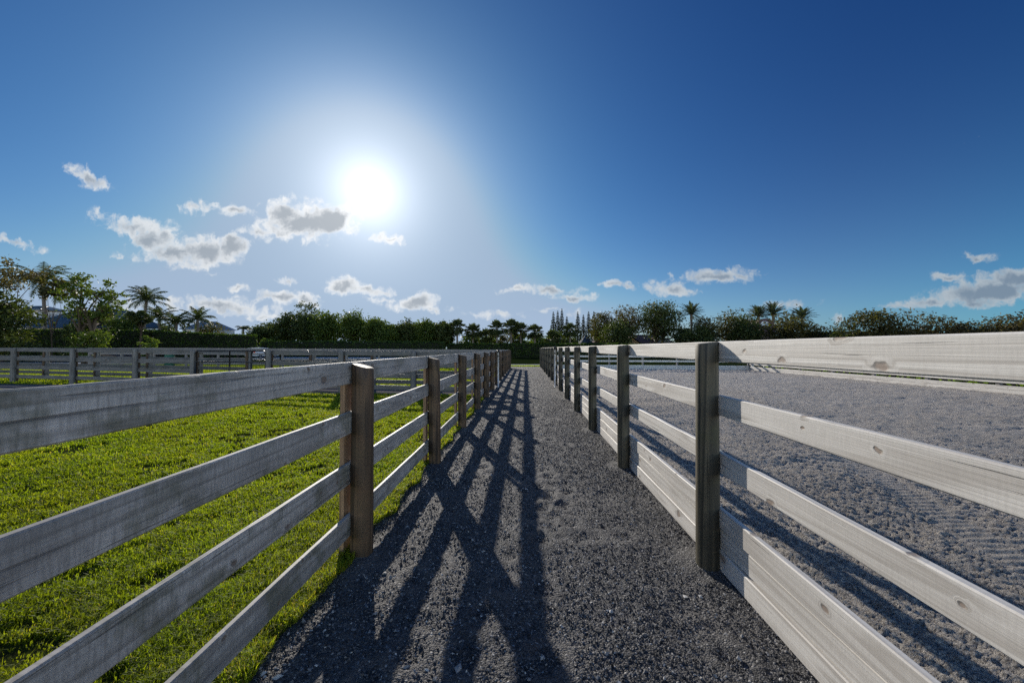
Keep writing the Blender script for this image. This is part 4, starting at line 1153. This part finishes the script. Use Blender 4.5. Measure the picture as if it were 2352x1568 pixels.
# ------------------------------------------------------------------ vehicles and yard things beyond the fences
def car(label, x, y, rz, paint, L=4.6, W=1.9, H=1.55, tail=True):
    root = thing('parked_car', label, 'car', (x, y, float(gz(x))), None, rz)
    # side profile (x along the car), lofted across the width
    prof = [(-L / 2, 0.35), (-L / 2, 0.85), (-L / 2 + 0.10, 1.0), (-L / 2 + 0.35, H * 0.97), (-L / 2 + 1.6, H), (0.35, H * 0.96), (1.05, 1.02), (L / 2 - 0.25, 0.86), (L / 2, 0.65), (L / 2, 0.35)]
    b = MB(); n = len(prof); V = []
    for s, kx in ((-1, 0.94), (-0.82, 1), (0.82, 1), (1, 0.94)):
        for (px, pz) in prof:
            inn = 0.84 if pz > 1.1 else 1.0
            V.append((px * kx, s * W / 2 * inn, pz))
    F = [(r0 * n + k, (r0 + 1) * n + k, (r0 + 1) * n + (k + 1) % n, r0 * n + (k + 1) % n) for r0 in range(3) for k in range(n)] + [tuple(range(n)), tuple(range(3 * n, 4 * n))[::-1]]
    b.add(V, F); obj('body', b.mesh('body', paint), root)
    b = MB(); b.add([(-L / 2 + 0.08, -W * 0.36, 1.03), (-L / 2 + 0.08, W * 0.36, 1.03), (-L / 2 + 0.30, W * 0.33, H * 0.93), (-L / 2 + 0.30, -W * 0.33, H * 0.93)], [(0, 1, 2, 3)])
    obj('rear_window', b.mesh('rear_window', M['glass']), root)
    for s in (-1, 1):
        b = MB(); b.add([(-L / 2 + 0.55, s * (W * 0.47 + .01), 1.05), (0.85, s * (W * 0.47 + .01), 1.05), (0.30, s * (W * 0.425 + .01), H * 0.92), (-L / 2 + 0.62, s * (W * 0.425 + .01), H * 0.93)], [(0, 1, 2, 3)])
        obj('side_window', b.mesh('side_window', M['glass']), root)
        b = MB(); b.box((-L / 2 + 0.01, s * W * 0.40, 0.93), (0.08, 0.30, 0.20)); obj('tail_light', b.mesh('tail_light', M['red']), root)
        for px in (-L * 0.30, L * 0.31):
            b = MB(); b.tube([(px, s * (W / 2 - 0.22), 0.33), (px, s * (W / 2 + 0.01), 0.33)], 0.33, 18); w_ = obj('wheel', b.mesh('wheel', M['tyre']), root)
            b = MB(); b.tube([(px, s * (W / 2 + 0.012), 0.33), (px, s * (W / 2 + 0.02), 0.33)], 0.21, 14); obj('rim', b.mesh('rim', M['rim']), w_)
    return root
p = at(597, 815, 58); car('white car with red tail lights beyond the lane gates', p.x, 58.5, R(82), M['carwhite'])
p = at(265, 820, 44); car('dark blue car beyond the lane fences at left', p.x, 44.5, R(10), M['carblue'], 4.0, 1.7, 1.45)

# black low rail fence beyond the paddock
p0 = at(330, 815, 47.2); p1 = at(575, 815, 52)
root = thing('rail_fence', 'low black rail fence beyond the lane, before the tall hedge', 'fence', (p0.x, 47.2, float(gz(p0.x))))
d = np.array([p1.x - p0.x, 52 - 47.2]); nP = 9
for k in range(nP):
    q_ = d * k / (nP - 1); b = MB(); b.box((q_[0], q_[1], 0.4), (0.22, 0.22, 1.0)); obj('post', b.mesh('post', M['black']), root)
b = MB(); b.tube([(0, 0, 0.72), (d[0], d[1], 0.72)], 0.07, 6); obj('rail', b.mesh('rail', M['black']), root)
# green barrel
p = at(368, 845, 30.0)
root = thing('barrel', 'dark green barrel behind the third fence post', 'barrel', (p.x, 30.8, float(gz(p.x))))
b = MB(); b.tube([(0, 0, 0), (0, 0, 0.05), (0, 0, 0.85), (0, 0, 0.9)], [0.30, 0.33, 0.33, 0.30], 16); obj('barrel_body', b.mesh('barrel_body', M['greenplastic'], True), root)
b = MB(); b.tube([(0, 0, 0.90), (0, 0, 0.94)], 0.31, 16); obj('lid', b.mesh('lid', M['greenplastic']), root)

# ------------------------------------------------------------------ light and sky
SUN_DIR = (CAMR @ Vector(((848 - 1176) / 914.7, (784 - 440) / 914.7, -1.0))).normalized()
SUN_EL = math.asin(SUN_DIR.z); SUN_AZ = math.atan2(SUN_DIR.x, SUN_DIR.y)
sd = bpy.data.lights.new('sun', 'SUN'); sd.energy = 5.0; sd.angle = R(0.6); sd.color = (1.0, 0.93, 0.82)
so = bpy.data.objects.new('sun', sd); COL.objects.link(so)
so.rotation_euler = SUN_DIR.to_track_quat('Z', 'Y').to_euler(); so.location = (-20, 40, 30)

W = bpy.data.worlds.new('World'); SC.world = W; W.use_nodes = True
class WT(NT):
    def __init__(s):
        s.t = W.node_tree; s.t.nodes.clear(); s.out = s.t.nodes.new('ShaderNodeOutputWorld')
t = WT()
sky = t.n('TexSky', sky_type='NISHITA', sun_disc=False)
sky.sun_elevation = SUN_EL; sky.sun_rotation = SUN_AZ
sky.altitude = 0; sky.air_density = 1.0; sky.dust_density = 0.6; sky.ozone_density = 2.5
skyc = t.n('HueSaturation', {'Saturation': 1.12, 'Value': 1.0, 'Color': sky.outputs[0]}).outputs[0]
skyc = t.mix(1.0, skyc, (0.085, 0.085, 0.085), 'MULTIPLY')
# deepen the blue (tone curve per channel)
sc_ = t.n('SeparateColor', {0: skyc}).outputs
skyc = t.n('CombineColor', {0: t.math('SMOOTH_MIN', t.math('MULTIPLY', t.math('POWER', sc_[0], 1.9), 0.68), 0.30, 0.12), 1: t.math('SMOOTH_MIN', t.math('MULTIPLY', t.math('POWER', sc_[1], 1.25), 0.70), 0.42, 0.12), 2: t.math('SMOOTH_MIN', t.math('MULTIPLY', sc_[2], 0.83), 0.57, 0.12)}).outputs[0]
dirv = t.n('TexCoord').outputs['Generated']
dirn = t.n('VectorMath', {0: dirv}, operation='NORMALIZE').outputs[0]
cosang = t.n('VectorMath', {0: dirn, 1: tuple(SUN_DIR)}, operation='DOT_PRODUCT').outputs['Value']
ang = t.math('ARCCOSINE', t.math('MINIMUM', cosang, 0.99999))
# aureole round the sun
g1 = t.math('MULTIPLY', t.math('EXPONENT', t.math('MULTIPLY', ang, -13.5)), 1.18)
g2 = t.math('MULTIPLY', t.math('EXPONENT', t.math('MULTIPLY', ang, -2.6)), 0.13)
elev = t.math('MAXIMUM', t.n('SeparateXYZ', {0: dirn}).outputs[2], 0.0)
g3 = t.math('MULTIPLY', t.math('EXPONENT', t.math('MULTIPLY', elev, -6.0)), t.math('MULTIPLY_ADD', t.math('SUBTRACT', ang, 0.3, clamp=True), 0.36, 0.05))
glow = t.mix(1.0, (1.0, 1.0, 1.0), t.n('CombineXYZ', {0: g1, 1: g1, 2: g1}).outputs[0], 'MULTIPLY')
glow2 = t.mix(1.0, (0.80, 0.92, 1.08), t.n('CombineXYZ', {0: g2, 1: g2, 2: g2}).outputs[0], 'MULTIPLY')
haze = t.mix(1.0, (1.12, 1.0, 1.12), t.n('CombineXYZ', {0: g3, 1: g3, 2: g3}).outputs[0], 'MULTIPLY')
base = t.mix(1.0, t.mix(1.0, t.mix(1.0, skyc, glow, 'ADD'), glow2, 'ADD'), haze, 'ADD')

# darker towards 90 degrees from the sun; sky behind boosted as added fill light
dk = t.n('MapRange', {0: ang, 1: 0.0, 2: 3.1416, 3: 0.0, 4: 1.0}).outputs[0]
dk = t.ramp(dk, [(0.0, (0.143, 0.143, 0.143)), (0.12, (0.138, 0.138, 0.139)), (0.20, (0.116, 0.124, 0.131)), (0.31, (0.078, 0.105, 0.118)), (0.42, (0.040, 0.098, 0.116)), (0.50, (0.36, 0.30, 0.24)), (0.66, (0.84, 0.64, 0.44))])
dk = t.mix(1.0, dk, (7.0, 7.0, 7.0), 'MULTIPLY')
base = t.mix(1.0, base, dk, 'MULTIPLY')
# clouds: soft lobes in the plane of azimuth / elevation, broken up by noise
sep = t.n('SeparateXYZ', {0: dirn}).outputs
yy = t.math('MAXIMUM', sep[1], 0.08)
cu = t.math('DIVIDE', sep[0], yy); cv = t.math('DIVIDE', sep[2], yy)
cp = t.n('CombineXYZ', {0: cu, 1: cv, 2: 0.0}).outputs[0]
wn = t.n('TexNoise', {'Vector': cp, 'Scale': 16.0, 'Detail': 5.0, 'Roughness': 0.6})
wv = t.n('VectorMath', {0: wn.outputs['Color'], 1: (0.5, 0.5, 0.5)}, operation='SUBTRACT').outputs[0]
wv = t.n('VectorMath', {0: wv, 1: (0.085, 0.055, 0.0)}, operation='MULTIPLY').outputs[0]
cpw = t.n('VectorMath', {0: cp, 1: wv}, operation='ADD').outputs[0]
CL = [(203, 406, 52, 20, -25, 1), (452, 478, 42, 17, 0, .9), (540, 485, 48, 11, 0, .8),
      (300, 520, 88, 22, -12, .95), (355, 548, 60, 34, 0, 1), (400, 585, 95, 24, 0, 1.1), (470, 580, 85, 32, 5, 1.2), (535, 565, 36, 30, 20, 1.1), (445, 608, 80, 12, 0, .7), (275, 583, 18, 8, 0, .7), (490, 628, 20, 6, 0, .5),
      (700, 508, 108, 42, 0, 1.3), (660, 490, 60, 30, 0, 1.1), (765, 505, 46, 40, 0, 1.2), (592, 528, 44, 16, 0, .85), (900, 550, 44, 11, -5, .8),
      (30, 558, 68, 12, -12, .8), (662, 643, 30, 9, 0, .8), (550, 661, 24, 9, 0, .8), (545, 682, 24, 6, 0, .6),
      (635, 683, 62, 16, 0, .9), (700, 690, 52, 15, -8, 1), (500, 704, 130, 20, -4, .95), (610, 722, 80, 12, 0, .7), (290, 700, 70, 18, 0, .7),
      (790, 655, 44, 20, -8, 1.1), (855, 668, 66, 14, -10, .9), (880, 692, 52, 10, 0, .7), (962, 694, 42, 22, 0, 1.1), (985, 710, 60, 10, 0, .8), (915, 700, 46, 8, 0, .6),
      (1145, 724, 70, 10, 0, .6), (1185, 667, 40, 9, 0, .7), (1262, 664, 64, 12, -4, .95), (1318, 682, 52, 10, -5, .9), (1255, 710, 52, 6, 0, .5), (1330, 718, 40, 12, 0, .5),
      (1422, 654, 48, 10, 0, .8), (1545, 662, 66, 14, -5, .85), (1635, 634, 98, 16, 3, 1), (1700, 636, 40, 10, -6, .8), (1810, 700, 76, 10, 8, .75), (1935, 728, 30, 14, 20, .6),
      (2245, 590, 46, 13, -4, .9), (2175, 637, 42, 13, 0, .9), (2270, 668, 130, 30, 6, 1.2), (2330, 640, 100, 24, 4, 1.1), (2240, 692, 110, 14, 0, .8), (2065, 708, 56, 11, 6, .8), (2145, 692, 56, 14, 0, .85), (2240, 316, 50, 8, 20, .22)]
def gn(u, v):
    d = (CAMR @ Vector(((u - 1176) / 914.7, (784 - v) / 914.7, -1.0)))
    return d.x / d.y, d.z / d.y
field = None; vert = None
for (u, v, ru, rv, tilt, s) in CL:
    gx, gy = gn(u, v); a_ = at(u + 1, v, 1.0); sx = abs(a_.x - gx)
    k = 1.52
    mp = t.n('Mapping', {'Vector': cpw, 'Location': (gx, gy, 0), 'Rotation': (0, 0, R(tilt)), 'Scale': (ru * sx * k, rv * sx * k, 1)}, vector_type='TEXTURE')
    ln = t.n('VectorMath', {0: mp.outputs[0]}, operation='LENGTH').outputs['Value']
    vv = t.math('MULTIPLY', t.math('SUBTRACT', 1.0, ln, clamp=True), s)
    field = vv if field is None else t.math('MAXIMUM', field, vv)
n1 = t.noise(cp, 26.0, 9, 0.68)
n2 = t.noise(cp, 11.0, 5, 0.6)
puff = t.n('TexVoronoi', {'Vector': cpw, 'Scale': 34.0, 'Detail': 2.0, 'Roughness': 0.6}, feature='SMOOTH_F1', voronoi_dimensions='2D').outputs['Distance']
nn = t.math('ADD', t.math('MULTIPLY', t.math('SUBTRACT', n1, 0.5), 0.95), t.math('ADD', t.math('MULTIPLY', t.math('SUBTRACT', n2, 0.5), 1.0), t.math('MULTIPLY', t.math('SUBTRACT', 0.42, puff), 0.5)))
fld = t.math('ADD', field, nn)
fld = t.math('MULTIPLY', fld, t.ramp(field, [(0.02, 0), (0.22, 1)]))
dens = t.ramp(fld, [(0.0, 0), (0.60, 1)], 'EASE')
n3 = t.noise(t.n('VectorMath', {0: cp, 1: (3.3, 1.7, 0)}, operation='ADD').outputs[0], 17.0, 6, 0.6)
thick = t.ramp(t.math('ADD', t.math('MULTIPLY', field, 0.9), t.math('ADD', t.math('MULTIPLY', nn, 0.45), t.math('MULTIPLY', t.math('SUBTRACT', n3, 0.5), 0.9))), [(0.36, 0), (0.86, 1)], 'EASE')
near_ = t.math('EXPONENT', t.math('MULTIPLY', ang, -1.5))
lit = t.mix(near_, (0.30, 0.37, 0.43), (1.15, 1.15, 1.15))
core_ = t.mix(near_, (0.14, 0.21, 0.30), (0.52, 0.55, 0.58))
cc = t.mix(thick, lit, core_)
cloud = t.mix(t.math('MULTIPLY', dens, 0.92), base, cc)
cloud = t.mix(1.0, cloud, t.mix(1.0, glow, (0.6, 0.6, 0.6), 'MULTIPLY'), 'LIGHTEN')
bg = t.n('Background', {0: cloud, 1: 1.0})
t.t.links.new(bg.outputs[0], t.out.inputs[0])
try:
    W.cycles.sampling_method = 'MANUAL'; W.cycles.sample_map_resolution = 1024
except Exception: pass

# ------------------------------------------------------------------ render settings
SC.view_settings.view_transform = 'Standard'
SC.view_settings.look = 'None'
SC.view_settings.exposure = 0
SC.cycles.max_bounces = 6
SC.cycles.transparent_max_bounces = 4
SC.cycles.use_denoising = False
SC.cycles.use_adaptive_sampling = False
SC.render.film_transparent = False
